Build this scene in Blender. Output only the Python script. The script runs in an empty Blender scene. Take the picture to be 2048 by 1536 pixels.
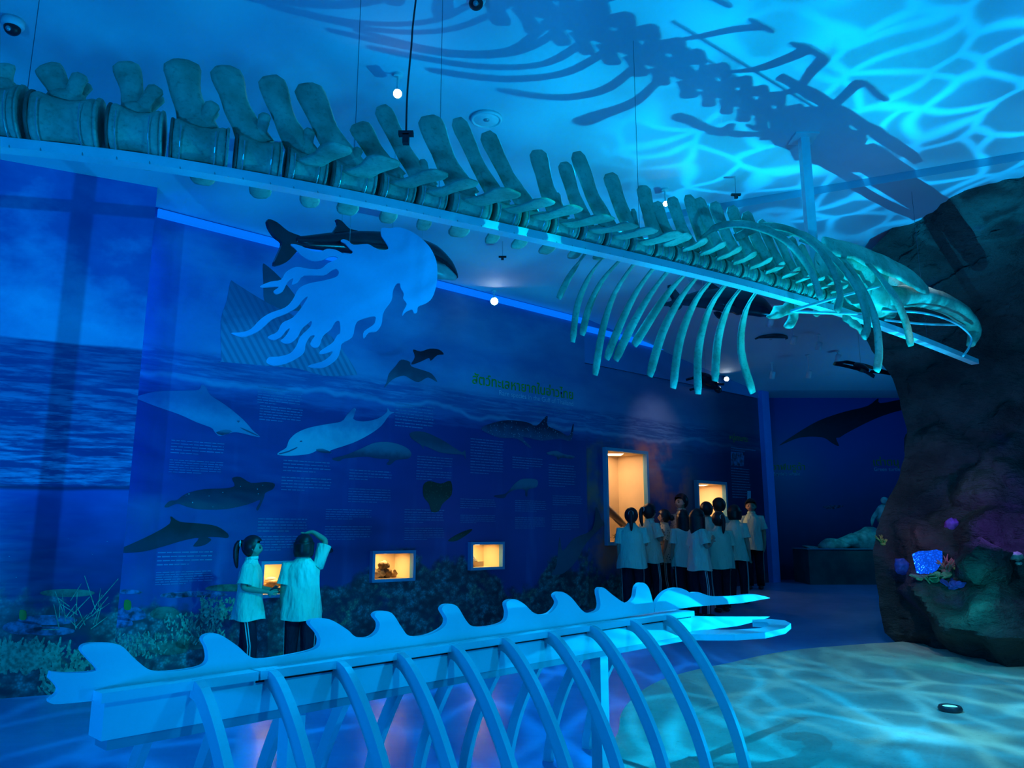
import bpy, bmesh, math, random
from mathutils import Vector, Matrix, noise as mnoise
from mathutils.geometry import tessellate_polygon
random.seed(7)
S = bpy.context.scene
COL = S.collection
R = math.radians

# ------------------------------------------------------------------ camera
F, PITCH, CAMZ = 1538.0, R(10.93), 1.35
CP, SP = math.cos(PITCH), math.sin(PITCH)
CAM = Vector((0, 0, CAMZ))
cam_d = bpy.data.cameras.new('camera')
cam_d.sensor_fit = 'HORIZONTAL'; cam_d.sensor_width = 36.0; cam_d.lens = F / 2048 * 36.0
cam_d.clip_end = 200
cam = bpy.data.objects.new('camera', cam_d); COL.objects.link(cam)
cam.location = CAM; cam.rotation_euler = (R(90) + PITCH, 0, 0)
S.camera = cam

# ------------------------------------------------------------------ view, world, large lights
S.view_settings.view_transform = 'Standard'
S.view_settings.look = 'None'
S.view_settings.gamma = 1.0
S.view_settings.use_curve_mapping = False
S.view_settings.exposure = 0.0
w = bpy.data.worlds.new('world'); S.world = w; w.use_nodes = True
w.node_tree.nodes['Background'].inputs[0].default_value = (0.0, 0.20, 0.80, 1)
w.node_tree.nodes['Background'].inputs[1].default_value = 0.13
S.cycles.max_bounces = 4; S.cycles.diffuse_bounces = 2; S.cycles.glossy_bounces = 2
S.cycles.use_adaptive_sampling = True; S.cycles.adaptive_threshold = 0.08
S.cycles.sample_clamp_indirect = 4.0

def lamp(name, typ, loc, energy, color, target=None, size=0.1, angle=60, blend=0.5):
    d = bpy.data.lights.new(name, typ); d.energy = energy; d.color = color
    if typ == 'SPOT':
        d.spot_size = R(angle); d.spot_blend = blend; d.shadow_soft_size = size
    elif typ == 'POINT': d.shadow_soft_size = size
    elif typ == 'AREA': d.size = size
    o = bpy.data.objects.new(name, d); COL.objects.link(o); o.location = loc
    if target is not None:
        o.rotation_euler = (Vector(target) - Vector(loc)).to_track_quat('-Z', 'Y').to_euler()
    return o

def gobo(o, scale, lo, hi, width=0.10, warp=0.35, stretch=1.0, fade=None):
    """A rippling-water projector: the lamp's own beam carries a caustic net (procedural)."""
    d = o.data; d.use_nodes = True; nt = d.node_tree; N = nt.nodes; L = nt.links
    em = next(n for n in N if n.type == 'EMISSION')
    geo = N.new('ShaderNodeNewGeometry')
    sep = N.new('ShaderNodeSeparateXYZ'); L.new(geo.outputs['Incoming'], sep.inputs[0])
    def m(op, a, b=None):
        k = N.new('ShaderNodeMath'); k.operation = op
        for i, v in enumerate((a, b)):
            if v is None: continue
            if isinstance(v, (int, float)): k.inputs[i].default_value = v
            else: L.new(v, k.inputs[i])
        return k.outputs[0]
    az = m('MAXIMUM', m('ABSOLUTE', sep.outputs[2]), 0.12)
    x = m('MULTIPLY', m('DIVIDE', sep.outputs[0], az), scale)
    y = m('MULTIPLY', m('DIVIDE', sep.outputs[1], az), scale * stretch)
    cb = N.new('ShaderNodeCombineXYZ'); L.new(x, cb.inputs[0]); L.new(y, cb.inputs[1])
    nz = N.new('ShaderNodeTexNoise'); nz.inputs['Scale'].default_value = 1.3; nz.inputs['Detail'].default_value = 0
    L.new(cb.outputs[0], nz.inputs['Vector'])
    va = N.new('ShaderNodeVectorMath'); va.operation = 'MULTIPLY_ADD'
    L.new(nz.outputs['Color'], va.inputs[0]); va.inputs[1].default_value = (warp, warp, 0); L.new(cb.outputs[0], va.inputs[2])
    vo = N.new('ShaderNodeTexVoronoi'); vo.feature = 'DISTANCE_TO_EDGE'; vo.inputs['Scale'].default_value = 1.6
    L.new(va.outputs[0], vo.inputs['Vector'])
    mr = N.new('ShaderNodeMapRange'); mr.interpolation_type = 'SMOOTHERSTEP'
    L.new(vo.outputs['Distance'], mr.inputs[0]); mr.inputs[1].default_value = width; mr.inputs[2].default_value = 0.0
    mr.inputs[3].default_value = lo; mr.inputs[4].default_value = hi
    n2 = N.new('ShaderNodeTexNoise'); n2.inputs['Scale'].default_value = 0.9; n2.inputs['Detail'].default_value = 0; L.new(cb.outputs[0], n2.inputs['Vector'])
    mm = N.new('ShaderNodeMapRange'); L.new(n2.outputs[0], mm.inputs[0])
    mm.inputs[1].default_value = .35; mm.inputs[2].default_value = .65; mm.inputs[3].default_value = .55; mm.inputs[4].default_value = 1.25
    val = m('MULTIPLY', mr.outputs[0], mm.outputs[0])
    if fade:                                                # the lens blurs the net towards the rim of the beam
        rr = m('DIVIDE', m('SQRT', m('ADD', m('MULTIPLY', sep.outputs[0], sep.outputs[0]), m('MULTIPLY', sep.outputs[1], sep.outputs[1]))), az)
        fr = N.new('ShaderNodeMapRange'); fr.interpolation_type = 'SMOOTHSTEP'; L.new(rr, fr.inputs[0]); fr.inputs[1].default_value = fade[0]; fr.inputs[2].default_value = fade[1]
        mx = N.new('ShaderNodeMix'); L.new(fr.outputs[0], mx.inputs[0]); L.new(val, mx.inputs[2]); L.new(m('MULTIPLY', mm.outputs[0], fade[2]), mx.inputs[3]); val = mx.outputs[0]
    L.new(val, em.inputs['Strength'])
    em.inputs['Color'].default_value = (1, 1, 1, 1)

# floor uplight set in the sand (its housing is built further down)
UPL = Vector((3.30, 6.15, 0.06))
up = lamp('sand_uplight_beam', 'SPOT', UPL + Vector((0, 0, .05)), 680, (0.0, 0.48, 1.0), UPL + Vector((-1.3, -1.0, 3)), .012, 138, .45)
gobo(up, 6.0, .50, 2.1, .16, .6, 1.0, (.30, .65, .95))
up2 = lamp('added_skeleton_beam', 'SPOT', UPL + Vector((.02, -.02, .06)), 260, (0.0, .80, 1.0), (2.35, 5.75, 3.2), .012, 44, .7)  # added narrow beam to brighten the rib bones; it has no fixture of its own
# ripple projectors that wash floor and ceiling in blue
dn = lamp('ripple_projector_beam', 'SPOT', (1.0, 6.2, 4.55), 520, (0.0, 0.42, 1.0), (.4, 4.6, 0), .05, 130, .6)
gobo(dn, 5.0, .55, 1.9, .10, .5, .40)
dn2 = lamp('ripple_projector_beam', 'SPOT', (3.6, 4.2, 4.55), 350, (.16, 0.80, 1.0), (3.9, 6.3, 0), .05, 60, .8)
gobo(dn2, 5.0, .55, 1.8, .14, .6, .6)
upl2 = lamp('wash_light_beam', 'SPOT', (-2.6, -1.2, .35), 520, (0.0, 0.28, 1.0), (-1.5, 4.5, 4.7), .25, 130, .8)
upl3 = lamp('wash_light_beam', 'SPOT', (4.6, 1.0, .35), 400, (0.0, 0.38, 1.0), (1.6, 4.8, 4.7), .10, 120, .8)
gobo(upl3, 2.2, .7, 1.35, .3, .6, .25)
sp1 = lamp('cyan_spot_beam', 'SPOT', (3.2, .8, 4.4), 900, (0.0, .85, 1.0), (-2.7, 7.3, .95), .06, 16, .6)
sp3 = lamp('sculpture_spot_beam', 'SPOT', (3.2, -.4, 4.4), 420, (0.0, .52, 1.0), (.1, 4.0, .7), .05, 44, .6)
# wash on the glossy sea panel, partly blocked by a slim post out of the picture
sp2 = lamp('panel_wash_beam', 'SPOT', (-3.5, -2.5, 1.3), 1500, (0.0, .34, 1.0), (-4.1, 6.8, 2.9), .015, 34, .7)

# ------------------------------------------------------------------ projection helpers
def ray(px, py):
    u = (px - 1024) / F; v = (768 - py) / F
    return Vector((u, CP - v * SP, SP + v * CP))
def at_y(px, py, Y):
    d = ray(px, py); return CAM + d * (Y / d.y)
def at_z(px, py, z):
    d = ray(px, py); return CAM + d * ((z - CAMZ) / d.z)
def at_pl(px, py, p0, n):
    d = ray(px, py); return CAM + d * ((Vector(p0) - CAM).dot(n) / d.dot(n))
def depth(P):
    q = Vector(P) - CAM; return q.y * CP + q.z * SP
def pixx(P):
    q = Vector(P) - CAM; return 1024 + F * q.x / depth(P)
def sstep(a, b, x):
    t = min(1, max(0, (x - a) / (b - a))); return t * t * (3 - 2 * t)
def lerp(a, b, t): return a + (b - a) * t
def table(x, pts):
    if x <= pts[0][0]: return pts[0][1]
    for (x0, y0), (x1, y1) in zip(pts, pts[1:]):
        if x <= x1: return lerp(y0, y1, (x - x0) / (x1 - x0))
    return pts[-1][1]
def floor_z(x, y):
    return .42 * min(1, max(0, (y - 8.2) / 6.6))

# ------------------------------------------------------------------ node helper + materials
class NT:
    def __init__(s, name):
        s.m = bpy.data.materials.new(name); s.m.use_nodes = True
        s.t = s.m.node_tree; s.N = s.t.nodes; s.L = s.t.links
        s.b = next(n for n in s.N if n.type == 'BSDF_PRINCIPLED')
    def put(s, sock, v):
        if isinstance(v, (int, float)): sock.default_value = v
        elif isinstance(v, (tuple, list)):
            v = tuple(v)
            sock.default_value = v + (1,) if (len(v) == 3 and sock.type == 'RGBA') else v
        else: s.L.new(v, sock)
    def math(s, op, a, b=0.0, c=None):
        k = s.N.new('ShaderNodeMath'); k.operation = op; s.put(k.inputs[0], a); s.put(k.inputs[1], b)
        if c is not None: s.put(k.inputs[2], c)
        return k.outputs[0]
    def mix(s, f, a, b, mode='MIX'):
        k = s.N.new('ShaderNodeMix'); k.data_type = 'RGBA'; k.blend_type = mode
        s.put(k.inputs[0], f); s.put(k.inputs[6], a); s.put(k.inputs[7], b); return k.outputs[2]
    def co(s, kind='Object'):
        return s.N.new('ShaderNodeTexCoord').outputs[kind]
    def sep(s, v):
        k = s.N.new('ShaderNodeSeparateXYZ'); s.put(k.inputs[0], v); return k.outputs
    def scale(s, v, sc, off=(0, 0, 0)):
        k = s.N.new('ShaderNodeMapping'); s.put(k.inputs[0], v); k.inputs[3].default_value = sc; k.inputs[1].default_value = off
        return k.outputs[0]
    def noise(s, v, sc, det=3, rough=.55, dist=0.0, col=False):
        k = s.N.new('ShaderNodeTexNoise'); s.put(k.inputs['Vector'], v)
        k.inputs['Scale'].default_value = sc; k.inputs['Detail'].default_value = det
        k.inputs['Roughness'].default_value = rough; k.inputs['Distortion'].default_value = dist
        return k.outputs[1 if col else 0]
    def vor(s, v, sc, feat='F1', out='Distance', rnd=1.0):
        k = s.N.new('ShaderNodeTexVoronoi'); k.feature = feat; s.put(k.inputs['Vector'], v)
        k.inputs['Scale'].default_value = sc; k.inputs['Randomness'].default_value = rnd; return k.outputs[out]
    def wave(s, v, sc, dist=2.0, det=2.0, dscale=1.0, dirn='Z'):
        k = s.N.new('ShaderNodeTexWave'); k.bands_direction = dirn; s.put(k.inputs['Vector'], v)
        k.inputs['Scale'].default_value = sc; k.inputs['Distortion'].default_value = dist
        k.inputs['Detail'].default_value = det; k.inputs['Detail Scale'].default_value = dscale
        return k.outputs[1]
    def ramp(s, f, stops, interp='LINEAR'):
        k = s.N.new('ShaderNodeValToRGB'); s.put(k.inputs[0], f); k.color_ramp.interpolation = interp
        e = k.color_ramp.elements
        while len(e) < len(stops): e.new(.5)
        for el, (p, c) in zip(e, stops):
            el.position = p; el.color = tuple(c) + (1,) if not isinstance(c, (int, float)) else (c, c, c, 1)
        return k.outputs[0]
    def rng(s, v, a, b, c=0.0, d=1.0, smooth=True):
        k = s.N.new('ShaderNodeMapRange'); s.put(k.inputs[0], v)
        for i, q in enumerate((a, b, c, d)): k.inputs[i + 1].default_value = q
        if smooth: k.interpolation_type = 'SMOOTHSTEP'
        return k.outputs[0]
    def bump(s, h, strength=.3, dist=.02):
        k = s.N.new('ShaderNodeBump'); k.inputs['Strength'].default_value = strength
        k.inputs['Distance'].default_value = dist; s.put(k.inputs['Height'], h); s.L.new(k.outputs[0], s.b.inputs['Normal'])
    def out(s, col=None, rough=None, metal=None, spec=None):
        if col is not None: s.put(s.b.inputs['Base Color'], col)
        if rough is not None: s.put(s.b.inputs['Roughness'], rough)
        if metal is not None: s.put(s.b.inputs['Metallic'], metal)
        if spec is not None: s.put(s.b.inputs['Specular IOR Level'], spec)
        return s.m

def plain(name, col, rough=.5, metal=0.0, var=.12, sc=6.0, bump=0.0, spec=.5):
    t = NT(name); n = t.noise(t.co(), sc, 4)
    c = t.mix(t.rng(n, .3, .7), tuple(x * (1 - var) for x in col), tuple(min(1, x * (1 + var)) for x in col))
    if bump: t.bump(n, bump, .01)
    return t.out(c, rough, metal, spec)
def glow(name, col, strength):
    t = NT(name); t.out((0, 0, 0), .6)
    t.put(t.b.inputs['Emission Color'], col); t.b.inputs['Emission Strength'].default_value = strength
    return t.m

M = {}
M['black'] = plain('black_plastic', (.012, .013, .016), .45)
M['dark_metal'] = plain('dark_metal', (.05, .06, .07), .4, .3)
M['white_paint'] = plain('white_paint', (.74, .78, .80), .42, 0, .04, 3)
M['white_metal'] = plain('white_metal', (.80, .84, .86), .35, .0, .05, 8)
M['wire'] = plain('steel_wire', (.45, .47, .48), .35, .6)
M['dark_wire'] = plain('dark_wire', (.06, .10, .14), .5)
M['slot'] = plain('slot_black', (.008, .008, .01), .7)

# ------------------------------------------------------------------ mesh building
class MB:
    def __init__(s): s.v = []; s.f = []
    def add(s, vs, fs):
        o = len(s.v); s.v += [tuple(p) for p in vs]; s.f += [tuple(i + o for i in q) for q in fs]; return s
    def box(s, c, size, ax=None):
        ex, ey, ez = ax or (Vector((1, 0, 0)), Vector((0, 1, 0)), Vector((0, 0, 1)))
        c = Vector(c); a, b, d = (k / 2 for k in size)
        vs = [c + ex * (i * a) + ey * (j * b) + ez * (k * d) for k in (-1, 1) for j in (-1, 1) for i in (-1, 1)]
        return s.add(vs, [(0, 2, 3, 1), (4, 5, 7, 6), (0, 1, 5, 4), (2, 6, 7, 3), (0, 4, 6, 2), (1, 3, 7, 5)])
    def loft(s, rings, cap=True, close=False):
        n = len(rings[0]); vs = [p for r in rings for p in r]; fs = []
        m = len(rings)
        for i in range(m if close else m - 1):
            j = (i + 1) % m
            for k in range(n):
                l = (k + 1) % n
                fs.append((i * n + k, i * n + l, j * n + l, j * n + k))
        if cap and not close:
            fs.append(tuple(range(n - 1, -1, -1))); fs.append(tuple((m - 1) * n + k for k in range(n)))
        return s.add(vs, fs)
    def tube(s, pts, rad, seg=8, cap=True, flat=None, up=None):
        """tube along pts; rad number or list; flat=(a,b) multiplies the two section axes"""
        pts = [Vector(p) for p in pts]; n = len(pts)
        rad = [rad] * n if isinstance(rad, (int, float)) else rad
        rings = []; fa, fb = flat or (1, 1); u = Vector(up) if up is not None else None
        for i, p in enumerate(pts):
            t = (pts[min(i + 1, n - 1)] - pts[max(i - 1, 0)])
            t = t.normalized() if t.length > 1e-9 else Vector((0, 0, 1))
            if u is None: u = Vector((0, 0, 1)) if abs(t.z) < .9 else Vector((1, 0, 0))
            a = (u - t * u.dot(t))
            if a.length < 1e-6: a = t.orthogonal()
            a.normalize(); b = t.cross(a)
            if up is None: u = a
            rings.append([p + a * (math.cos(q) * rad[i] * fa) + b * (math.sin(q) * rad[i] * fb) for q in [2 * math.pi * k / seg for k in range(seg)]])
        return s.loft(rings, cap)
    def lathe(s, prof, c=(0, 0, 0), ax=None, seg=24, ell=(1, 1)):
        ex, ey, ez = ax or (Vector((1, 0, 0)), Vector((0, 1, 0)), Vector((0, 0, 1)))
        c = Vector(c)
        rings = [[c + ez * h + ex * (r * ell[0] * math.cos(2 * math.pi * k / seg)) + ey * (r * ell[1] * math.sin(2 * math.pi * k / seg)) for k in range(seg)] for r, h in prof]
        return s.loft(rings)
    def prism(s, poly, o, ex, ey, th):
        """2-D outline poly in frame (o, ex, ey) with thickness th along ex x ey (centred)"""
        o = Vector(o); ez = ex.cross(ey); n = len(poly)
        area = sum(poly[i][0] * poly[(i + 1) % n][1] - poly[(i + 1) % n][0] * poly[i][1] for i in range(n))
        if area < 0: poly = poly[::-1]
        tri = tessellate_polygon([[Vector((x, y, 0)) for x, y in poly]])
        vs = [o + ex * x + ey * y + ez * (th / 2) for x, y in poly] + [o + ex * x + ey * y - ez * (th / 2) for x, y in poly]
        fs = []
        for a, b, c in tri:
            A, B, C = poly[a], poly[b], poly[c]
            if (B[0] - A[0]) * (C[1] - A[1]) - (B[1] - A[1]) * (C[0] - A[0]) < 0: b, c = c, b
            fs.append((a, b, c)); fs.append((c + n, b + n, a + n))
        for i in range(n):
            j = (i + 1) % n; fs.append((i, i + n, j + n, j))
        return s.add(vs, fs)
    def ball(s, c, r, seg=12, rings=8, ax=None):
        rx, ry, rz = (r, r, r) if isinstance(r, (int, float)) else r
        ex, ey, ez = ax or (Vector((1, 0, 0)), Vector((0, 1, 0)), Vector((0, 0, 1)))
        c = Vector(c); rr = []
        for i in range(rings + 1):
            a = math.pi * (i / rings) - math.pi / 2; q = max(math.cos(a), .02)
            rr.append([c + ez * (math.sin(a) * rz) + ex * (q * rx * math.cos(2 * math.pi * k / seg)) + ey * (q * ry * math.sin(2 * math.pi * k / seg)) for k in range(seg)])
        return s.loft(rr)
    def build(s, name, mat, parent=None, smooth=False, origin=None, angle=None):
        me = bpy.data.meshes.new(name)
        o0 = Vector(origin) if origin is not None else None
        vs = s.v if o0 is None else [tuple(Vector(p) - o0) for p in s.v]
        me.from_pydata(vs, [], s.f); me.update()
        if smooth: me.shade_smooth()
        if angle is not None:
            me.shade_smooth()
            try: me.set_sharp_from_angle(angle=R(angle))
            except Exception: pass
        o = bpy.data.objects.new(name, me); COL.objects.link(o)
        if mat is not None: me.materials.append(M[mat] if isinstance(mat, str) else mat)
        if o0 is not None: o.location = o0
        if parent is not None:
            o.parent = parent
            o.matrix_parent_inverse = parent_world(parent).inverted()
        return o
def parent_world(p):
    m = p.matrix_basis.copy()
    if p.parent: m = parent_world(p.parent) @ p.matrix_parent_inverse @ m
    return m
def tag(o, label=None, cat=None, group=None, kind=None):
    if label: o['label'] = label
    if cat: o['category'] = cat
    if group: o['group'] = group
    if kind: o['kind'] = kind
    return o
def thing(name, label, cat, loc=(0, 0, 0), group=None):
    o = bpy.data.objects.new(name, None); COL.objects.link(o); o.location = loc
    o.empty_display_size = .1
    return tag(o, label, cat, group)
def smooth_poly(pts, sub=4, closed=True):
    n = len(pts); out = []
    for i in range(n if closed else n - 1):
        if closed: p = [pts[(i + k) % n] for k in (-1, 0, 1, 2)]
        else: p = [pts[max(i - 1, 0)], pts[i], pts[i + 1], pts[min(i + 2, n - 1)]]
        for k in range(sub):
            t = k / sub
            out.append(tuple(.5 * (2 * p[1][d] + (p[2][d] - p[0][d]) * t + (2 * p[0][d] - 5 * p[1][d] + 4 * p[2][d] - p[3][d]) * t * t + (3 * p[1][d] - p[0][d] - 3 * p[2][d] + p[3][d]) * t ** 3) for d in range(len(pts[0]))))
    if not closed: out.append(tuple(pts[-1]))
    return out
UZ = Vector((0, 0, 1))

# ================================================================== THE ROOM
WA = at_z(315, 415, 4.7); WB = at_z(1170, 636, 4.7)
WT = (WB - WA).normalized(); WN = Vector((WT.y, -WT.x, 0))           # along the wall / towards the visitor
WO = Vector((WA.x, WA.y, 0))
WMAT = Matrix(((WT.x, -WN.x, 0, WO.x), (WT.y, -WN.y, 0, WO.y), (0, 0, 1, 0), (0, 0, 0, 1)))
def wsz(px, py):
    P = at_pl(px, py, WA, WN); return ((P - WA).dot(WT), P.z)
def wpt(s, z, off=0.0):
    return WO + WT * s + UZ * z + WN * off

# --- floor: glossy blue, rising gently towards the far gallery
def floor_material():
    t = NT('blue_resin_floor'); c = t.co()
    n = t.noise(c, 1.2, 4); n2 = t.noise(t.scale(c, (1, 3, 1)), 5, 3)
    col = t.mix(t.rng(n, .3, .7), (.12, .34, .72), (.18, .44, .85))
    t.put(t.b.inputs['Roughness'], t.rng(n2, .2, .8, .17, .27)); t.bump(n2, .04, .01)
    return t.out(col, None, 0, .6)
M['floor'] = floor_material()
ys = [-4 + .6 * i for i in range(37)]
b = MB()
for y in ys:
    for x in (-9, -4, 0, 4, 10): b.v.append((x, y, floor_z(x, y)))
for i in range(len(ys) - 1):
    for k in range(4): b.f.append((i * 5 + k, i * 5 + k + 1, i * 5 + k + 6, i * 5 + k + 5))
floor = tag(b.build('floor', 'floor', None, True), 'glossy blue resin floor', kind='structure')

# --- ceiling
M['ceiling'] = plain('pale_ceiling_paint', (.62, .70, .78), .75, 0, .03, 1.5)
def ceil_z(y): return table(y, [(11.8, 4.7), (15.0, 4.12), (20, 4.14)])
b = MB(); ys = [-4, 0, 4, 8, 11.8, 12.6, 13.4, 14.2, 15, 17.5]
for y in ys:
    for x in (-9, 0, 10): b.v.append((x, y, ceil_z(y)))
for i in range(len(ys) - 1):
    for k in range(2): b.f.append((i * 3 + k, i * 3 + k + 3, i * 3 + k + 4, i * 3 + k + 1))
ceiling = tag(b.build('ceiling', 'ceiling'), 'pale painted ceiling lit with rippling blue light', kind='structure')
# dropped soffit beyond the skeleton
q = [at_z(1290, 432, 4.7), at_z(1500, 397, 4.7), at_z(2048, 303, 4.7)]
dirn = (q[2] - q[0]).normalized(); q[2] = q[2] + dirn * 3
poly = [(q[0].x, q[0].y), (q[2].x, q[2].y), (q[2].x + 1, 9.5), (5.5, 10.8), (q[0].x + 1.4, 10.8)]
b = MB().prism(poly, (0, 0, 4.66), Vector((1, 0, 0)), Vector((0, 1, 0)), .078)
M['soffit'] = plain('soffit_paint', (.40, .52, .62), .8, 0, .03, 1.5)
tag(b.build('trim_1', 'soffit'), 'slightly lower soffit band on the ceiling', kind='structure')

# --- printed mural materials (object space: x along the wall, z up)
def reef(t, c, x, z, top, base):
    """printed photograph of a coral reef below height top"""
    w1 = t.noise(t.scale(c, (1, 0, 1)), 1.1, 3)
    edge = t.math('ADD', top, t.math('MULTIPLY', t.math('SUBTRACT', w1, .5), 1.5))
    w2 = t.noise(t.scale(c, (1, 0, 1)), 7, 3)
    edge = t.math('ADD', edge, t.math('MULTIPLY', t.math('SUBTRACT', w2, .5), .35))
    mask = t.rng(t.math('SUBTRACT', edge, z), -.04, .10)
    v = t.vor(t.scale(c, (1, 0, 1.2)), 15, 'SMOOTH_F1'); v2 = t.vor(t.scale(c, (1, 0, 1)), 46)
    clump = t.noise(t.scale(c, (1, 0, 1)), 2.6, 4, .6)
    hue = t.noise(t.scale(c, (1, 0, 1), (7, 0, 3)), 1.9, 2)
    lo = t.ramp(hue, [(.3, (.006, .03, .05)), (.5, (.012, .05, .06)), (.7, (.02, .03, .10))])
    hi = t.ramp(hue, [(.3, (.14, .46, .36)), (.5, (.06, .40, .42)), (.62, (.20, .40, .18)), (.75, (.24, .18, .40))])
    k = t.math('MULTIPLY', t.rng(v, .75, .1), t.rng(v2, .8, .05, .35, 1.0))
    k = t.math('MULTIPLY', k, t.rng(clump, .33, .60))
    return t.mix(mask, base, t.mix(k, lo, hi))

def mural_main():
    t = NT('mural_print'); c = t.co(); x, y, z = t.sep(c)
    n1 = t.noise(t.scale(c, (.6, 0, 1.4)), 1.3, 5, .6); n2 = t.noise(t.scale(c, (1, 0, 6)), 2.2, 4, .6)
    # sky with clouds
    sky = t.ramp(t.math('ADD', t.rng(z, 3.0, 4.7, .0, .75), t.math('MULTIPLY', t.math('SUBTRACT', n1, .5), 1.1)),
                 [(0.0, (.10, .30, .52)), (.3, (.05, .20, .44)), (.55, (.09, .27, .50)), (.8, (.04, .17, .42)), (1.0, (.03, .13, .36))])
    # open sea surface: fine bands
    wv = t.noise(t.scale(c, (.7, 0, 8)), 2.6, 5, .7, .5)
    sea = t.mix(t.rng(wv, .42, .66), (.03, .13, .34), (.09, .28, .50))
    wl = t.math('ADD', 2.93, t.math('MULTIPLY', t.math('SUBTRACT', t.noise(t.scale(c, (1, 0, .2)), .9, 3, .6), .5), .42))
    d = t.math('SUBTRACT', z, wl)
    # under water
    deep = t.ramp(t.math('ADD', t.rng(z, .4, 2.9, 0, 1, False), t.math('MULTIPLY', t.math('SUBTRACT', n2, .5), .18)),
                  [(0, (.012, .06, .22)), (.35, (.012, .075, .27)), (.7, (.010, .060, .25)), (.93, (.008, .05, .22)), (1, (.03, .15, .38))])
    shaft = t.noise(t.scale(c, (2.2, 0, .35), (0, 0, 0)), 1.6, 2)
    deep = t.mix(t.rng(shaft, .55, .8, 0, .5), deep, (.03, .16, .44))
    col = t.mix(t.rng(d, -.012, .012), deep, sea)
    col = t.mix(t.rng(t.math('ABSOLUTE', t.math('ADD', d, .005)), .05, .0, 0, .55), col, (.20, .44, .62))
    hz = t.math('ADD', 3.22, t.math('MULTIPLY', t.math('SUBTRACT', n1, .5), .10))
    col = t.mix(t.rng(t.math('SUBTRACT', z, hz), -.05, .06), col, sky)
    top = t.ramp(t.rng(x, -1, 12, 0, 1, False), [(0, .62), (.20, .60), (.255, .80), (.31, 1.08), (.38, .98), (.47, .70), (.57, .95), (.66, .9), (1, .55)])
    col = reef(t, c, x, z, top, col)
    # darker foot of the far bay and a ruddy murk around the tall case
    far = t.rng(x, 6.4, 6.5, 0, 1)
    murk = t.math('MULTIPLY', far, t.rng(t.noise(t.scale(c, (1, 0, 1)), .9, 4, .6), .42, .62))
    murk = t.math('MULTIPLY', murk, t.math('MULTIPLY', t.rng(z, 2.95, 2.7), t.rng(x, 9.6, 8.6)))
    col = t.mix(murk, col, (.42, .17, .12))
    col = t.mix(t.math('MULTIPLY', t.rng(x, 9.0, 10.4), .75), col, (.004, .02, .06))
    return t.out(col, t.rng(n2, .3, .7, .30, .42), 0, .45)
M['mural'] = mural_main()

def mural_left():
    t = NT('mural_print_open_sea'); c = t.co(); x, y, z = t.sep(c)
    n1 = t.noise(t.scale(c, (.7, 0, 1)), 1.5, 5, .6)
    sky = t.ramp(t.math('ADD', t.rng(z, 3.0, 4.7, .1, .75), t.math('MULTIPLY', t.math('SUBTRACT', n1, .5), 1.9)),
                 [(0, (.16, .52, .80)), (.3, (.08, .34, .66)), (.55, (.03, .16, .46)), (1, (.012, .08, .34))])
    wv = t.noise(t.scale(c, (.55, 0, 7)), 2.6, 5, .7, .6)
    wn = t.noise(t.scale(c, (1.2, 0, 9)), 2.0, 5, .65)
    tone = t.rng(z, 3.05, 1.85, 0, 1)
    sea = t.mix(t.math('MULTIPLY', t.rng(t.math('ADD', t.math('MULTIPLY', wv, .6), t.math('MULTIPLY', wn, .6)), .53, .70), t.math('ADD', .35, t.math('MULTIPLY', tone, .65))), (.012, .08, .27), (.10, .42, .70))
    wl = t.math('ADD', 1.74, t.math('MULTIPLY', t.math('SUBTRACT', t.noise(t.scale(c, (1, 0, .2)), .8, 2), .5), .10))
    d = t.math('SUBTRACT', z, wl)
    n3 = t.noise(t.scale(c, (.8, 0, 2)), 1.4, 4)
    deep = t.ramp(t.math('ADD', t.rng(z, .9, 1.74, 0, .8, False), t.math('MULTIPLY', t.math('SUBTRACT', n3, .5), .8)),
                  [(0, (.006, .03, .12)), (.5, (.012, .07, .30)), (.8, (.02, .13, .48)), (1, (.03, .18, .5))])
    col = t.mix(t.rng(d, -.01, .01), deep, sea)
    col = t.mix(t.rng(t.math('ABSOLUTE', d), .035, .0, 0, .9), col, (.006, .04, .13))
    fish = t.vor(t.scale(c, (1, 0, 2.2)), 9)
    col = t.mix(t.math('MULTIPLY', t.rng(fish, .07, .03), t.math('MULTIPLY', t.rng(z, 1.35, 1.2), t.rng(z, .8, 1.0))), col, (.12, .4, .5))
    col = t.mix(t.rng(t.math('SUBTRACT', z, t.math('ADD', 3.05, t.math('MULTIPLY', t.math('SUBTRACT', n1, .5), .06))), -.01, .02), col, sky)
    col = reef(t, c, x, z, .80, col)
    return t.out(col, t.rng(wn, .3, .7, .16, .24), 0, .6)
M['mural_left'] = mural_left()

def far_print():
    t = NT('mural_print_deep_sea'); c = t.co(); x, y, z = t.sep(c)
    n = t.noise(t.scale(c, (1, 0, 1)), .7, 4)
    col = t.ramp(t.math('ADD', t.rng(z, .4, 4.1, 0, 1, False), t.math('MULTIPLY', t.math('SUBTRACT', n, .5), .5)),
                 [(0, (.006, .04, .11)), (.4, (.014, .10, .30)), (.75, (.016, .11, .42)), (1, (.016, .09, .44))])
    return t.out(col, .4, 0, .4)
M['mural_far'] = far_print()
M['led_lit_blue'] = plain('blue_led_lit_pillar', (.06, .36, .98), .5, 0, .05, 2)  # blue LED light on the pillar face is put into this colour

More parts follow.
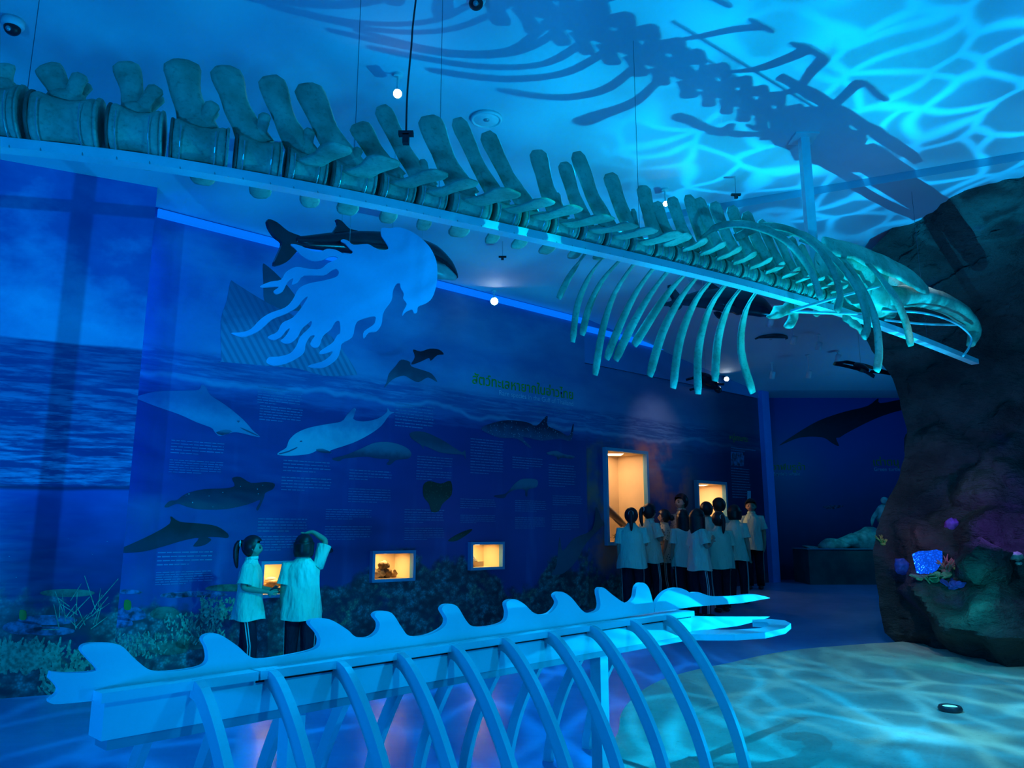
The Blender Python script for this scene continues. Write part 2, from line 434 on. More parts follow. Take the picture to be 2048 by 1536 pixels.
# --- wall with openings for the lit display cases
NICHE = [  # pixel box, depth, key
    ((524, 1128, 598, 1187), .34), ((745, 1107, 821, 1157), .34), ((940, 1089, 999, 1134), .34),
    ((1212, 902, 1289, 1084), .55), ((1394, 965, 1447, 1062), .55)]
NR = []
for (x0, y0, x1, y1), dp in NICHE:
    s0, zt = wsz(x0, y0); s1, zt2 = wsz(x1, y0); zb = wsz((x0 + x1) / 2, y1)[1]; zt = wsz((x0 + x1) / 2, (y0 + y0) / 2 + (3 if x0 > 1200 else 0))[1]
    NR.append((s0, s1, zb, zt, dp))
def holed(name, mat, s0, s1, z0, z1, holes, label, back=.0):
    cs = sorted({s0, s1} | {h[i] for h in holes for i in (0, 1)}); cz = sorted({z0, z1} | {h[i] for h in holes for i in (2, 3)})
    idx = {}; b = MB()
    def vi(s, z):
        if (s, z) not in idx: idx[(s, z)] = len(b.v); b.v.append((s, back, z))
        return idx[(s, z)]
    for a0, a1 in zip(cs, cs[1:]):
        for c0, c1 in zip(cz, cz[1:]):
            m = ((a0 + a1) / 2, (c0 + c1) / 2)
            if any(h[0] < m[0] < h[1] and h[2] < m[1] < h[3] for h in holes): continue
            b.f.append((vi(a0, c0), vi(a1, c0), vi(a1, c1), vi(a0, c1)))
    o = b.build(name, mat); o.matrix_world = WMAT; o.matrix_basis = WMAT
    return tag(o, label, kind='structure')
SEAM = wsz(1171, 800)[0]; SEND = 11.42
wall_mural = holed('wall_mural', 'mural', -1.4, SEAM, -.05, 4.72, [r[:4] for r in NR[:3]], 'long wall printed with a sea mural of dolphins and whales')
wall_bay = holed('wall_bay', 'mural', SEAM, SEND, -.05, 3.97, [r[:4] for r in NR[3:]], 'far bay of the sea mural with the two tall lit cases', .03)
M['upper_paint'] = plain('deep_blue_wall_paint', (.07, .30, .62), .7, 0, .05, 2)
wall_upper = holed('wall_upper', 'upper_paint', SEAM, SEND, 3.97, 4.72, [], 'plain blue-grey wall band above the far mural bay')
# LED cove strips along the wall tops
M['cove'] = glow('cove_light_diffuser', (0.0, .17, 1.0), .95)
for (s0, s1, z, col) in ((0.0, SEAM, 4.63, 'cove'), (SEAM, 9.1, 4.62, 'cove')):
    b = MB().box(wpt((s0 + s1) / 2, z if s0 == 0 else 4.52, .03), (s1 - s0, .03, .09), (WT, WN, UZ))
    tag(b.build('trim_2', 'cove'), 'thin blue light strip along the top of the mural wall', kind='structure')
# --- left sea panel, standing proud of the mural wall
LA = at_z(0, 319, 4.7); LB = at_z(315, 375, 4.7)
LT = (LB - LA).normalized(); LT.z = 0; LN = Vector((LT.y, -LT.x, 0)); LLEN = (LB - LA).length
LO = Vector((LA.x, LA.y, 0))
LMAT = Matrix(((LT.x, -LN.x, 0, LO.x), (LT.y, -LN.y, 0, LO.y), (0, 0, 1, 0), (0, 0, 0, 1)))
b = MB().box(((LLEN - 2.5) / 2, .09, 2.34), (LLEN + 2.5, .18, 4.76))
wall_left = b.build('wall_left', 'mural_left'); wall_left.matrix_basis = LMAT
tag(wall_left, 'glossy wall panel printed with open sea above and reef below', kind='structure')
def lsz(px, py):
    P = at_pl(px, py, LA, LN); return ((P - LA).dot(LT), P.z)
# blue light line hidden behind the panel's end, washing the start of the mural
lp = LO + LT * (LLEN - .06) - LN * .23
b = MB().box(lp + UZ * 2.3, (.02, .03, 4.2), (LT, LN, UZ))
tag(b.build('trim_3', glow('edge_light_diffuser', (0, .10, 1.0), 16.0)), 'vertical blue light line behind the edge of the sea panel', kind='structure')
MB_post = MB().box((-3.77, 2.0, 2.35), (.08, .08, 4.7)).build('wall_post', 'white_paint'); tag(MB_post, 'slim pale post standing left of the viewpoint', kind='structure')
# --- end pillar and the gallery's end wall
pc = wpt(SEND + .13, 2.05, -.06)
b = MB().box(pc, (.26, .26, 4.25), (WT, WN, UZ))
tag(b.build('wall_pillar', 'led_lit_blue'), 'bright blue end pillar beside the mural', kind='structure')
EY = 15.9
EA = at_y(1528, 790, EY); EB = at_y(2000, 790, EY)
b = MB().box(((EA.x + EB.x) / 2, EY + .1, 2.1), (EB.x - EA.x + 3, .2, 4.3))
wall_end = tag(b.build('wall_end', 'mural_far', origin=((EA.x + EB.x) / 2, EY, 0)), 'dark end wall printed with a deep sea and a whale', kind='structure')
b = MB().box((9.6, 6, 2.35), (.2, 20, 4.8))
tag(b.build('wall_right', 'mural_far'), 'dark side wall behind the rock', kind='structure')

# ================================================================== PRINTS ON THE WALLS
def print_mat(name, back, belly, spots=None, stripes=False):
    t = NT(name); g = t.co('Generated'); x, y, z = t.sep(g); c = t.co()
    n = t.noise(c, 9, 4)
    f = t.rng(t.math('ADD', z, t.math('MULTIPLY', t.math('SUBTRACT', n, .5), .5)), .25, .75)
    col = t.mix(f, belly, back)
    if spots:
        v = t.vor(t.scale(c, (1, 0, 1)), spots[0]); col = t.mix(t.rng(v, spots[1], spots[1] * .5), col, spots[2])
    if stripes:
        cx, cy, cz = t.sep(c); cb = t.N.new('ShaderNodeCombineXYZ'); t.put(cb.inputs[0], t.math('ADD', cx, t.math('MULTIPLY', cz, .65))); wv = t.wave(cb.outputs[0], 3.6, 1.2, 1, 1, 'X'); col = t.mix(t.rng(wv, .1, .7, .45, 0), col, (.015, .09, .19))
    return t.out(col, .4, 0, .4)
M['pr_grey'] = print_mat('print_grey_dolphin', (.04, .18, .33), (.09, .32, .46))
M['pr_pale'] = print_mat('print_pale_dolphin', (.07, .30, .46), (.20, .55, .62))
M['pr_mid'] = print_mat('print_mid_whale', (.05, .20, .27), (.012, .06, .11))
M['pr_dark'] = print_mat('print_dark_whale', (.004, .012, .025), (.008, .03, .06))
M['pr_teal'] = print_mat('print_teal_animal', (.012, .07, .11), (.03, .13, .19))
M['pr_spot'] = print_mat('print_spotted_whale', (.006, .025, .045), (.012, .05, .09), (16, .13, (.12, .45, .45)))
M['pr_shark'] = print_mat('print_whale_shark', (.006, .025, .06), (.03, .12, .22), (26, .22, (.2, .45, .5)))
M['pr_head'] = print_mat('print_whale_throat', (.03, .16, .28), (.10, .32, .46), None, True)
M['pr_green'] = print_mat('print_mossy_turtle', (.012, .05, .03), (.02, .09, .06), (30, .3, (.04, .14, .07)))
M['pr_line'] = plain('print_dark_line', (.02, .09, .17), .5)
M['pr_text'] = plain('print_text_pale', (.07, .24, .42), .5)
M['pr_title'] = plain('print_title_green', (.12, .36, .02), .5)
M['pr_white'] = plain('print_title_white', (.5, .62, .75), .5)
M['pr_finger'] = plain('print_staghorn_coral', (.09, .32, .22), .5, 0, .5, 30)
M['pr_plate'] = plain('print_plate_coral', (.02, .14, .10), .5, 0, .5, 14)
M['pr_bluerock'] = plain('print_blue_coral', (.03, .12, .24), .5, 0, .8, 16)
M['pr_yellow'] = plain('print_yellow_fish', (.16, .26, .02), .5)

XA, ZA = Vector((1, 0, 0)), Vector((0, 0, 1))
def decal(name, pts, org, sc, mat, wall, fn, mtx, off=.004, sub=3):
    """flat printed figure lying on a wall; pts are points on the print (pixels of a crop)"""
    q = [fn(org[0] + x / sc, org[1] + y / sc) for x, y in pts]
    q = smooth_poly(q, sub) if sub > 1 else q
    b = MB().prism(q, (0, -off, 0), XA, ZA, .003)
    o = b.build(name, mat); o.parent = wall
    return o
def wdecal(name, pts, org, sc, mat, off=.004, sub=3, wall=None):
    return decal(name, pts, org, sc, mat, wall or wall_mural, wsz, WMAT, off, sub)
Z3 = ((220, 740), 2.768); Z6 = ((800, 640), 2.695); Z5 = ((420, 400), 3.938); Z8 = ((600, 980), 3.2)
wdecal('printed_dolphin', [(140, 150), (250, 120), (400, 115), (490, 110), (505, 82), (530, 95), (555, 140), (640, 195), (720, 260), (760, 300), (790, 335), (830, 370), (790, 365), (730, 350), (680, 345), (610, 365), (580, 345), (560, 320), (480, 290), (380, 245), (250, 200), (150, 160)], *Z3, 'pr_grey')
wdecal('printed_dolphin', [(930, 470), (935, 455), (975, 430), (990, 390), (1030, 350), (1100, 320), (1200, 300), (1280, 285), (1310, 250), (1345, 215), (1360, 220), (1345, 270), (1400, 285), (1480, 270), (1530, 235), (1535, 210), (1550, 230), (1575, 235), (1545, 250), (1500, 310), (1430, 360), (1340, 405), (1220, 445), (1225, 460), (1180, 455), (1150, 445), (1100, 465), (1000, 475)], *Z3, 'pr_pale')
wdecal('printed_pilot_whale', [(1230, 490), (1270, 480), (1320, 465), (1400, 430), (1470, 402), (1560, 402), (1640, 430), (1668, 465), (1650, 490), (1610, 495), (1580, 500), (1550, 525), (1530, 520), (1545, 495), (1480, 490), (1420, 480), (1350, 485), (1290, 492), (1270, 505), (1240, 500)], *Z3, 'pr_mid')
wdecal('printed_dugong', [(1660, 350), (1700, 340), (1760, 350), (1850, 395), (1920, 440), (1950, 455), (1965, 445), (1968, 495), (1955, 470), (1900, 465), (1820, 455), (1740, 420), (1735, 440), (1720, 415), (1690, 395), (1665, 375)], *Z3, 'pr_teal')
wdecal('printed_spotted_whale', [(300, 755), (330, 725), (370, 720), (420, 685), (520, 660), (640, 655), (690, 640), (675, 600), (720, 592), (780, 625), (860, 620), (910, 630), (900, 660), (860, 680), (850, 710), (820, 775), (810, 765), (830, 720), (760, 745), (640, 770), (500, 772), (420, 755), (370, 740), (320, 760)], *Z3, 'pr_spot')
wdecal('printed_black_whale', [(30, 1000), (100, 970), (230, 910), (330, 850), (335, 810), (385, 840), (500, 850), (590, 865), (650, 905), (650, 930), (600, 925), (540, 925), (560, 940), (520, 970), (460, 975), (490, 930), (400, 945), (300, 975), (180, 1005), (60, 1012)], *Z3, 'pr_dark')
wdecal('printed_whale_shark', [(440, 580), (500, 555), (580, 540), (680, 550), (735, 570), (785, 520), (795, 525), (795, 570), (860, 600), (910, 625), (930, 565), (935, 570), (920, 650), (860, 640), (760, 650), (660, 630), (705, 685), (690, 685), (630, 640), (540, 635), (460, 605)], *Z6, 'pr_shark')
wdecal('printed_shark', [(790, 715), (840, 705), (880, 722), (940, 735), (920, 748), (870, 742), (850, 755), (840, 735), (800, 725)], *Z6, 'pr_mid')
wdecal('printed_dugong', [(510, 945), (570, 935), (610, 890), (650, 860), (700, 855), (740, 865), (735, 900), (690, 915), (685, 950), (675, 945), (670, 915), (620, 915), (580, 935), (560, 960), (515, 955)], *Z6, 'pr_mid')
wdecal('printed_turtle', [(1735, 635), (1770, 615), (1830, 630), (1885, 615), (1890, 690), (1840, 740), (1820, 780), (1780, 785), (1765, 740), (1735, 700)], *Z3, 'pr_green')
wdecal('printed_fish', [(1870, 945), (1930, 905), (2000, 880), (1990, 900), (1920, 945)], *Z3, 'pr_green')
wdecal('printed_leaping_dolphin', [(70, 160), (110, 170), (160, 155), (210, 160), (235, 185), (200, 190), (165, 220), (155, 205), (110, 225), (60, 240), (80, 200)], *Z6, 'pr_dark')
wdecal('printed_leaping_dolphin', [(-60, 290), (-25, 250), (5, 215), (50, 225), (60, 250), (120, 270), (170, 290), (200, 335), (150, 310), (100, 335), (60, 320), (20, 300), (-40, 320), (-85, 365), (-70, 330)], *Z6, 'pr_teal')
wdecal('printed_whale_head', [(90, 1260), (85, 950), (130, 800), (160, 645), (190, 650), (300, 720), (470, 820), (640, 900), (800, 1000), (960, 1080), (1150, 1350), (1100, 1380), (900, 1385), (700, 1330), (500, 1310), (90, 1275)], *Z5, 'pr_head', .003)
wdecal('printed_whale_jaw', [(430, 800), (420, 650), (415, 515), (440, 512), (540, 600), (660, 740), (720, 860), (620, 870), (520, 850)], *Z5, 'pr_teal', .002)
wdecal('printed_porpoise', [(1610, 530), (1640, 480), (1660, 300), (1680, 390), (1750, 310), (1870, 250), (1895, 110), (1925, 180), (1945, 215), (1920, 245), (1830, 340), (1770, 450), (1690, 530), (1620, 545)], *Z8, 'pr_teal')
wdecal('printed_fish', [(165, 385), (180, 365), (205, 375), (210, 395), (180, 405)], *Z8, 'pr_dark')

for pts, mt in (([(1050, 393), (1060, 391), (1063, 397), (1052, 399)], 'pr_line'), ([(935, 462), (985, 448), (1030, 428), (1034, 432), (990, 454), (940, 467)], 'pr_line'), ([(1140, 440), (1175, 436), (1228, 458), (1190, 460), (1150, 452)], 'pr_mid'),
                ([(1290, 288), (1310, 252), (1342, 218), (1356, 222), (1344, 270), (1330, 290)], 'pr_grey'), ([(700, 282), (716, 280), (712, 292)], 'pr_line'), ([(720, 318), (770, 338), (828, 368), (790, 356), (735, 330)], 'pr_line'),
                ([(585, 345), (640, 330), (675, 342), (620, 362)], 'pr_mid')):
    wdecal('printed_marking', pts, *Z3, mt, .006, 2)
# paragraphs of small text: rows of tiny word dashes
def paragraph(x0, y0, x1, y1, rows, org=(0, 0), sc=1, wall=None, fn=wsz, off=.004):
    px = [org[0] + v / sc for v in (x0, x1)]; py = [org[1] + v / sc for v in (y0, y1)]
    s0 = fn(px[0], py[0])[0]; s1 = fn(px[1], py[0])[0]; zt = fn(px[0], py[0])[1]; zb = fn(px[0], py[1])[1]
    b = MB(); rowh = (zt - zb) / rows
    for r in range(rows):
        z = zt - rowh * (r + .5); s = s0; end = s1 - (s1 - s0) * (random.uniform(.0, .06) if r < rows - 1 else random.uniform(.3, .6))
        while s < end:
            wdt = random.uniform(.03, .085); h = min(rowh * .34, .020)
            e = min(s + wdt, end)
            b.box(((s + e) / 2, -off, z), (e - s, .002, h * random.uniform(.7, 1)))
            s = e + .010
    o = b.build('printed_paragraph', 'pr_text'); o.parent = wall or wall_mural; o['kind'] = 'stuff'
for a in ((340, 380, 640, 465, 5), (330, 490, 630, 570, 6), (820, 85, 1070, 185, 7), (830, 190, 1070, 280, 6), (1580, 175, 1800, 315, 8), (960, 490, 1230, 565, 4), (950, 585, 1225, 670, 5),
          (1325, 545, 1565, 610, 4), (1320, 650, 1560, 735, 6), (1700, 470, 1900, 545, 5), (1695, 550, 1890, 610, 4), (820, 815, 1100, 900, 5), (820, 915, 1100, 1005, 6), (1195, 765, 1450, 830, 5),
          (1190, 860, 1450, 945, 6), (1630, 765, 1850, 850, 6), (1630, 870, 1850, 945, 6), (265, 1000, 585, 1090, 4), (255, 1115, 575, 1195, 6)):
    paragraph(*a, *Z3)
for a in ((380, 632, 560, 830, 13), (605, 732, 770, 800, 5), (800, 772, 945, 900, 9), (700, 440, 930, 500, 3)):
    paragraph(*a, *Z6)
for a in ((1025, 50, 1255, 120, 5), (1025, 155, 1255, 215, 5), (1375, 60, 1575, 140, 6), (1375, 170, 1570, 250, 6), (1615, 30, 1805, 100, 5), (1610, 150, 1790, 260, 7)):
    paragraph(*a, *Z8)
for a in ((1790, 680, 1930, 705, 2), (1790, 790, 1890, 960, 12)):
    paragraph(*a, *Z6, wall=wall_bay, off=-.026)

# lettering
def lettering(text, name, wall, s0, s1, z, mat, off=.005, hscale=1.0, bold=.0):
    cu = bpy.data.curves.new(name, 'FONT'); cu.body = text; cu.extrude = 0.0; cu.offset = bold
    o = bpy.data.objects.new(name, cu); COL.objects.link(o)
    dg = bpy.context.evaluated_depsgraph_get()
    me = bpy.data.meshes.new_from_object(o.evaluated_get(dg)); bpy.data.objects.remove(o)
    xs = [v.co.x for v in me.vertices]; k = (s1 - s0) / max(1e-6, max(xs) - min(xs)); x0 = min(xs)
    for v in me.vertices:
        x, y = v.co.x, v.co.y
        v.co = (s0 + (x - x0) * k, -off, z + y * k * hscale)
    me.materials.clear(); me.materials.append(M[mat])
    n = bpy.data.objects.new(name, me); COL.objects.link(n); n.parent = wall
    return n
sA, zA = wsz(944, 769); sB, zB = wsz(1146, 797)
lettering('สัตว์ทะเลหายากในอ่าวไทย', 'printed_title', wall_mural, sA, sB, (zA + zB) / 2, 'pr_title', bold=.012)
sA, zA = wsz(998, 790); sB, zB = wsz(1146, 812)
lettering('Rare species in the Gulf of Thailand', 'printed_subtitle', wall_mural, sA, sB, (zA + zB) / 2, 'pr_white')
sA, zA = wsz(1462, 877)
sB, zB = wsz(1499, 886)
lettering('หมู่เกาะกระ', 'printed_title', wall_bay, sA, sB, (zA + zB) / 2, 'pr_title', -.025)
wdecal('printed_map', [(0, 0), (72, 6), (70, 80), (0, 74)], (1464, 903), 2.695, 'pr_bluerock', -.026, 1, wall_bay)
wdecal('printed_note', [(0, 0), (7, 0), (7, 17), (0, 17)], (1497, 982), 1, 'pr_white', -.026, 1, wall_bay)

# end wall print
def esz(px, py):
    P = at_y(px, py, EY); return (P.x - wall_end.location.x, P.z)
def edecal(name, pts, org, sc, mat, off=.006, sub=3):
    return decal(name, pts, org, sc, mat, wall_end, esz, None, off, sub)
Z9 = ((1500, 740), 2.56)
edecal('printed_rorqual_whale', [(150, 385), (230, 330), (350, 260), (480, 215), (600, 185), (655, 145), (665, 170), (780, 150), (920, 130), (920, 190), (780, 205), (640, 250), (500, 320), (460, 345), (440, 350), (455, 390), (420, 375), (370, 345), (260, 345), (180, 375)], *Z9, 'pr_dark')
edecal('printed_fish', [(370, 700), (420, 692), (480, 695), (440, 710), (400, 712)], *Z9, 'pr_bluerock')
for (txt, a, bq, mat, hs) in (('เต่าตนุ', (1747, 931), (1797, 931), 'pr_title', 1.0), ('Green turtle', (1748, 942), (1800, 942), 'pr_white', 1.0),
                              ('วาฬบรูด้า', (1545, 940), (1610, 940), 'pr_title', 1.0), ("Bryde's whale", (1546, 951), (1600, 951), 'pr_white', 1.0)):
    s0, z = esz(*a); s1 = esz(*bq)[0]
    lettering(txt, 'printed_title' if mat == 'pr_title' else 'printed_subtitle', wall_end, s0, s1, z, mat, .007, hs)

# printed corals low on the sea panel and the start of the mural: many small branch tips
def branch_print(fn, wall, regions, name, mat, off, count, lo=.05, hi=.13, wd=.011, spread=1.1):
    b = MB()
    for i in range(count):
        x0, y0, x1, y1 = random.choice(regions)
        s, z = fn(random.uniform(x0, x1), random.uniform(y0, y1))
        a = random.gauss(0, spread * .5); L = random.uniform(lo, hi)
        dx, dz = math.sin(a), math.cos(a)
        w0 = wd * random.uniform(.7, 1.2); y = -off - random.uniform(0, .002)
        b.add([(s - dz * w0, y, z + dx * w0), (s + dz * w0, y, z - dx * w0), (s + dx * L + dz * w0 * .55, y, z + dz * L - dx * w0 * .55), (s + dx * L, y, z + dz * L + w0 * .5), (s + dx * L - dz * w0 * .55, y, z + dz * L + dx * w0 * .55)], [(0, 1, 2, 3, 4)])
    o = b.build(name, mat); o.parent = wall; o['kind'] = 'stuff'
branch_print(lsz, wall_left, [(0, 1290, 120, 1350), (80, 1300, 210, 1390), (100, 1350, 200, 1405), (0, 1300, 80, 1340)], 'printed_staghorn_coral', 'pr_finger', .004, 520, .04, .09, .013, .9)
branch_print(lsz, wall_left, [(110, 1200, 200, 1260)], 'printed_sea_whip', 'pr_finger', .004, 26, .12, .25, .004, 1.6)
branch_print(wsz, wall_mural, [(215, 1270, 330, 1320), (330, 1230, 450, 1290), (400, 1200, 470, 1240)], 'printed_staghorn_coral', 'pr_finger', .004, 520, .025, .055, .009, .9)
for i, (x, y, rx, ry, mt) in enumerate(((260, 1232, 32, 16, 'pr_bluerock'), (240, 1248, 26, 12, 'pr_bluerock'), (330, 1230, 30, 14, 'pr_plate'), (335, 1300, 38, 16, 'pr_plate'), (385, 1290, 34, 15, 'pr_plate'),
                                        (400, 1190, 55, 7, 'pr_bluerock'), (460, 1178, 50, 8, 'pr_plate'), (350, 1192, 30, 6, 'pr_bluerock'), (255, 1185, 30, 5, 'pr_bluerock'))):
    wdecal('printed_plate_coral', [(x + rx * math.cos(a), y + ry * math.sin(a) * (1.2 if math.sin(a) < 0 else .6)) for a in [k * .523 for k in range(12)]], (0, 0), 1, mt, .003)
for (x, y, rx, ry, mt) in ((135, 1186, 55, 8, 'pr_plate'), (95, 1240, 60, 10, 'pr_bluerock'), (100, 1262, 50, 9, 'pr_bluerock'), (45, 1255, 40, 14, 'pr_bluerock')):
    q = [lsz(x + rx * math.cos(a), y + ry * math.sin(a)) for a in [k * .523 for k in range(12)]]
    o = MB().prism(smooth_poly(q, 2), (0, -.003, 0), XA, ZA, .002).build('printed_plate_coral', mt); o.parent = wall_left
for (x, y, fn, wl) in ((255, 1210, wsz, wall_mural), (46, 1230, lsz, wall_left)):
    q = [fn(x - 6, y - 10), fn(x + 6, y - 8), fn(x + 7, y + 5), fn(x + 3, y + 10), fn(x - 7, y + 8)]
    o = MB().prism(smooth_poly(q, 2), (0, -.005, 0), XA, ZA, .002).build('printed_yellow_fish', 'pr_yellow'); o.parent = wl

# ================================================================== WHITE RIBBED SKELETON SCULPTURE (foreground)
zl = 2.36
d0 = ray(200, 1505); BL = CAM + d0 * (zl / (d0.y * CP + d0.z * SP)); ZB = BL.z
BRp = at_z(1330, 1290, ZB)
BT = (BRp - BL).normalized(); BN = Vector((BT.y, -BT.x, 0)); BLEN0 = (BRp - BL).length
def bsz(px, py, off=0.0):
    P = at_pl(px, py, BL + BN * off, BN); return ((P - BL).dot(BT), P.z)
def bpt(s, z, off=0.0): return Vector((BL.x, BL.y, 0)) + BT * s + UZ * z + BN * off
ZT = bsz(200, 1397)[1]                      # beam top
SE = bsz(1382, 1240)[0]                     # beam's head end
sculpt = thing('skeleton_sculpture', 'pale painted fish-skeleton sculpture with fin-topped beam and curved ribs in the foreground', 'sculpture', bpt(SE / 2, 0))
BH = ZT - ZB; BW = .11
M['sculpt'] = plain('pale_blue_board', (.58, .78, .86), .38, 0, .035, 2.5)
M['sculpt_rib'] = plain('rib_board_shaded', (.40, .58, .66), .42, 0, .04, 2.5)  # same board as the crest, with the ribs' shade put into the colour
M['sculpt_dark'] = plain('lower_board_shaded', (.22, .36, .45), .45, 0, .04, 2.5)  # shading along the beam's lower band is put into this darker colour
# box beam: upper board, lower board
b = MB().box(bpt(SE / 2, ZB + BH * .60, -BW / 2), (SE, BW, BH * .80), (BT, BN, UZ)); b.build('beam', 'sculpt', sculpt)
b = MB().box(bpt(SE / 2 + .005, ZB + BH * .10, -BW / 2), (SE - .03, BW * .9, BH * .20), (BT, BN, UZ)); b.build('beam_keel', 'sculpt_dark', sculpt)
# top rail in two lengths with the joint the photo shows
sj = bsz(512, 1345)[0]
for s0, s1 in ((-.02, sj - .004), (sj + .004, SE)):
    b = MB().box(bpt((s0 + s1) / 2, ZT + .004, -BW / 2 + .012), (s1 - s0, BW + .03, .030), (BT, BN, UZ)); b.build('cap_rail', 'sculpt', sculpt)
b = MB().box(bpt((sj + SE) / 2, ZT - .020, -.004), (SE - sj, .012, .006), (BT, BN, UZ)); b.build('shadow_gap', 'slot', sculpt)
# fin crest: one board cut in waves, from tail to head
OFFC = -BW * .55
crest_px = [(100, 1342), (135, 1345), (190, 1340), (175, 1318), (160, 1300), (168, 1288), (200, 1285), (238, 1290), (268, 1318), (300, 1340), (345, 1341), (395, 1333), (412, 1320), (410, 1295), (402, 1278), (412, 1268), (435, 1268), (470, 1290), (505, 1316), (560, 1312), (625, 1298), (637, 1282), (632, 1265), (616, 1246), (625, 1238), (655, 1238), (690, 1258), (708, 1273), (735, 1274), (752, 1262), (755, 1245), (745, 1230), (757, 1222), (780, 1226), (800, 1255), (815, 1271), (850, 1270), (882, 1255), (890, 1238), (880, 1218), (890, 1208), (910, 1212), (928, 1240), (942, 1252), (975, 1252), (1005, 1243), (1012, 1226), (1009, 1205), (1025, 1198), (1045, 1208), (1065, 1226), (1090, 1228), (1105, 1218), (1112, 1204), (1106, 1190), (1118, 1183), (1138, 1194), (1165, 1224), (1190, 1222), (1197, 1208), (1193, 1180), (1203, 1175), (1222, 1190), (1248, 1206), (1265, 1196), (1270, 1173), (1281, 1165), (1294, 1176), (1304, 1212)]
low = [(1304, 1225), (1000, 1275), (700, 1325), (400, 1372), (208, 1398), (150, 1404), (105, 1407), (96, 1399), (112, 1385), (112, 1372), (96, 1355)]
q = smooth_poly([bsz(x, y, OFFC) for x, y in crest_px], 4, False) + [bsz(x, y, OFFC) for x, y in low[:5]] + smooth_poly([bsz(x, y, OFFC) for x, y in low[5:]], 3, False)
b = MB().prism(q, bpt(0, 0, OFFC), BT, UZ, .028); b.build('fin_crest', 'sculpt', sculpt)
head_px = [(1306, 1218), (1312, 1200), (1328, 1182), (1350, 1175), (1368, 1180), (1378, 1186), (1392, 1184), (1420, 1192), (1460, 1192), (1500, 1188), (1525, 1192), (1537, 1196), (1480, 1206), (1385, 1213), (1306, 1224)]
q = [bsz(x, y, OFFC) for x, y in head_px]; q = smooth_poly(q[:11], 4, False) + q[11:]
b = MB().prism(q, bpt(0, 0, OFFC), BT, UZ, .028); b.build('upper_beak', 'sculpt', sculpt)
q = [bsz(x, y, OFFC) for x, y in ((1375, 1232), (1450, 1233), (1537, 1233), (1520, 1240), (1470, 1252), (1420, 1258), (1375, 1262))]
b = MB().prism(q, bpt(0, 0, OFFC), BT, UZ, .028); b.build('lower_beak', 'sculpt', sculpt)
# U-shaped jaw plate lying level at the head, carried on two arms
cj = at_z(1465, 1259, ZB + .06)
ring_o = [at_z(x, y, ZB + .05) for x, y in ((1365, 1274), (1415, 1275), (1470, 1275), (1530, 1271), (1570, 1262), (1582, 1252), (1570, 1246), (1540, 1243), (1505, 1244), (1505, 1248), (1535, 1250), (1540, 1255), (1520, 1262), (1470, 1265), (1410, 1265), (1385, 1268))]
b = MB().prism([(p.x, p.y) for p in ring_o], (0, 0, ZB + .05), Vector((1, 0, 0)), Vector((0, 1, 0)), .035); b.build('jaw_plate', 'sculpt', sculpt)
for off in (-.02, -BW + .02):
    a = bpt(SE - .05, ZB + .02, off); c2 = at_z(1440, 1276, ZB + .02) if off > -.05 else at_z(1450, 1266, ZB + .02)
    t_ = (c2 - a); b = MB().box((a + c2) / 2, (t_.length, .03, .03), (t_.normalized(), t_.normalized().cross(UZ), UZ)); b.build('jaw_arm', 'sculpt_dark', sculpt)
# ribs: one outline, both sides
prof = []
PR = BRp
for x, y in ((1328, 1238), (1345, 1245), (1370, 1272), (1400, 1315), (1430, 1370), (1455, 1424), (1475, 1480), (1490, 1536)):
    P = at_pl(x, y, PR, BT); prof.append(((P - PR).dot(BN), P.z))
zend = prof[-1][1]; prof += [(prof[-1][0] + .012, zend * .5), (prof[-1][0] + .012, .0)]
prof = smooth_poly(prof, 3, False)
def rib_mesh(side):
    rings = []
    n = len(prof)
    for i, (o, z) in enumerate(prof):
        a = prof[max(0, i - 1)]; c = prof[min(n - 1, i + 1)]
        tx, tz = c[0] - a[0], c[1] - a[1]; l = math.hypot(tx, tz); nx, nz = tz / l, -tx / l
        hw = .029; ht = .016
        o2 = max(o, 0) + .004
        base = Vector((0, 0, z))
        def pt(t, k): return BT * t + BN * (side * (o2 + nx * k) - (BW if side < 0 else 0)) + UZ * (z + nz * k)
        rings.append([pt(-ht, -hw), pt(ht, -hw), pt(ht, hw), pt(-ht, hw)] if side > 0 else [pt(-ht, hw), pt(ht, hw), pt(ht, -hw), pt(-ht, -hw)])
    return rings
rmesh = {}
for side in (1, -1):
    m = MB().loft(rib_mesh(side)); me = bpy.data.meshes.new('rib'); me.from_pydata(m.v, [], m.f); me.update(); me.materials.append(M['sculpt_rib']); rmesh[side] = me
sk = MB().box((0, 0, 0), (.034, .01, .014), (BT, BN, UZ)); sme = bpy.data.meshes.new('rib_slot'); sme.from_pydata(sk.v, [], sk.f); sme.materials.append(M['slot'])
zr = prof[0][1]
inv = parent_world(sculpt).inverted()
for px, py in ((388, 1395), (536, 1362), (672, 1335), (792, 1315), (900, 1300), (1000, 1285), (1092, 1268), (1176, 1255), (1256, 1243), (1328, 1236)):
    s_, z_ = bsz(px, py)
    for side in (1, -1):
        r = bpy.data.objects.new('rib', rmesh[side]); COL.objects.link(r); r.parent = sculpt; r.matrix_parent_inverse = inv
        r.location = (BL.x + BT.x * s_, BL.y + BT.y * s_, 0)
        k = bpy.data.objects.new('rib_slot', sme); COL.objects.link(k); k.parent = r
        k.location = BN * (.004 if side > 0 else -BW - .004) + UZ * (zr + .018)
for px in (548, 1210):
    s_ = bsz(px, 1330)[0] + (.12 if px < 900 else .02)
    b = MB().box(bpt(s_, ZB / 2, -BW / 2), (.07, .07, ZB), (BT, BN, UZ)); b.build('post', 'sculpt', sculpt)
    b = MB().box(bpt(s_, .006, -BW / 2), (.16, .16, .012), (BT, BN, UZ)); b.build('foot_plate', 'sculpt_dark', sculpt)

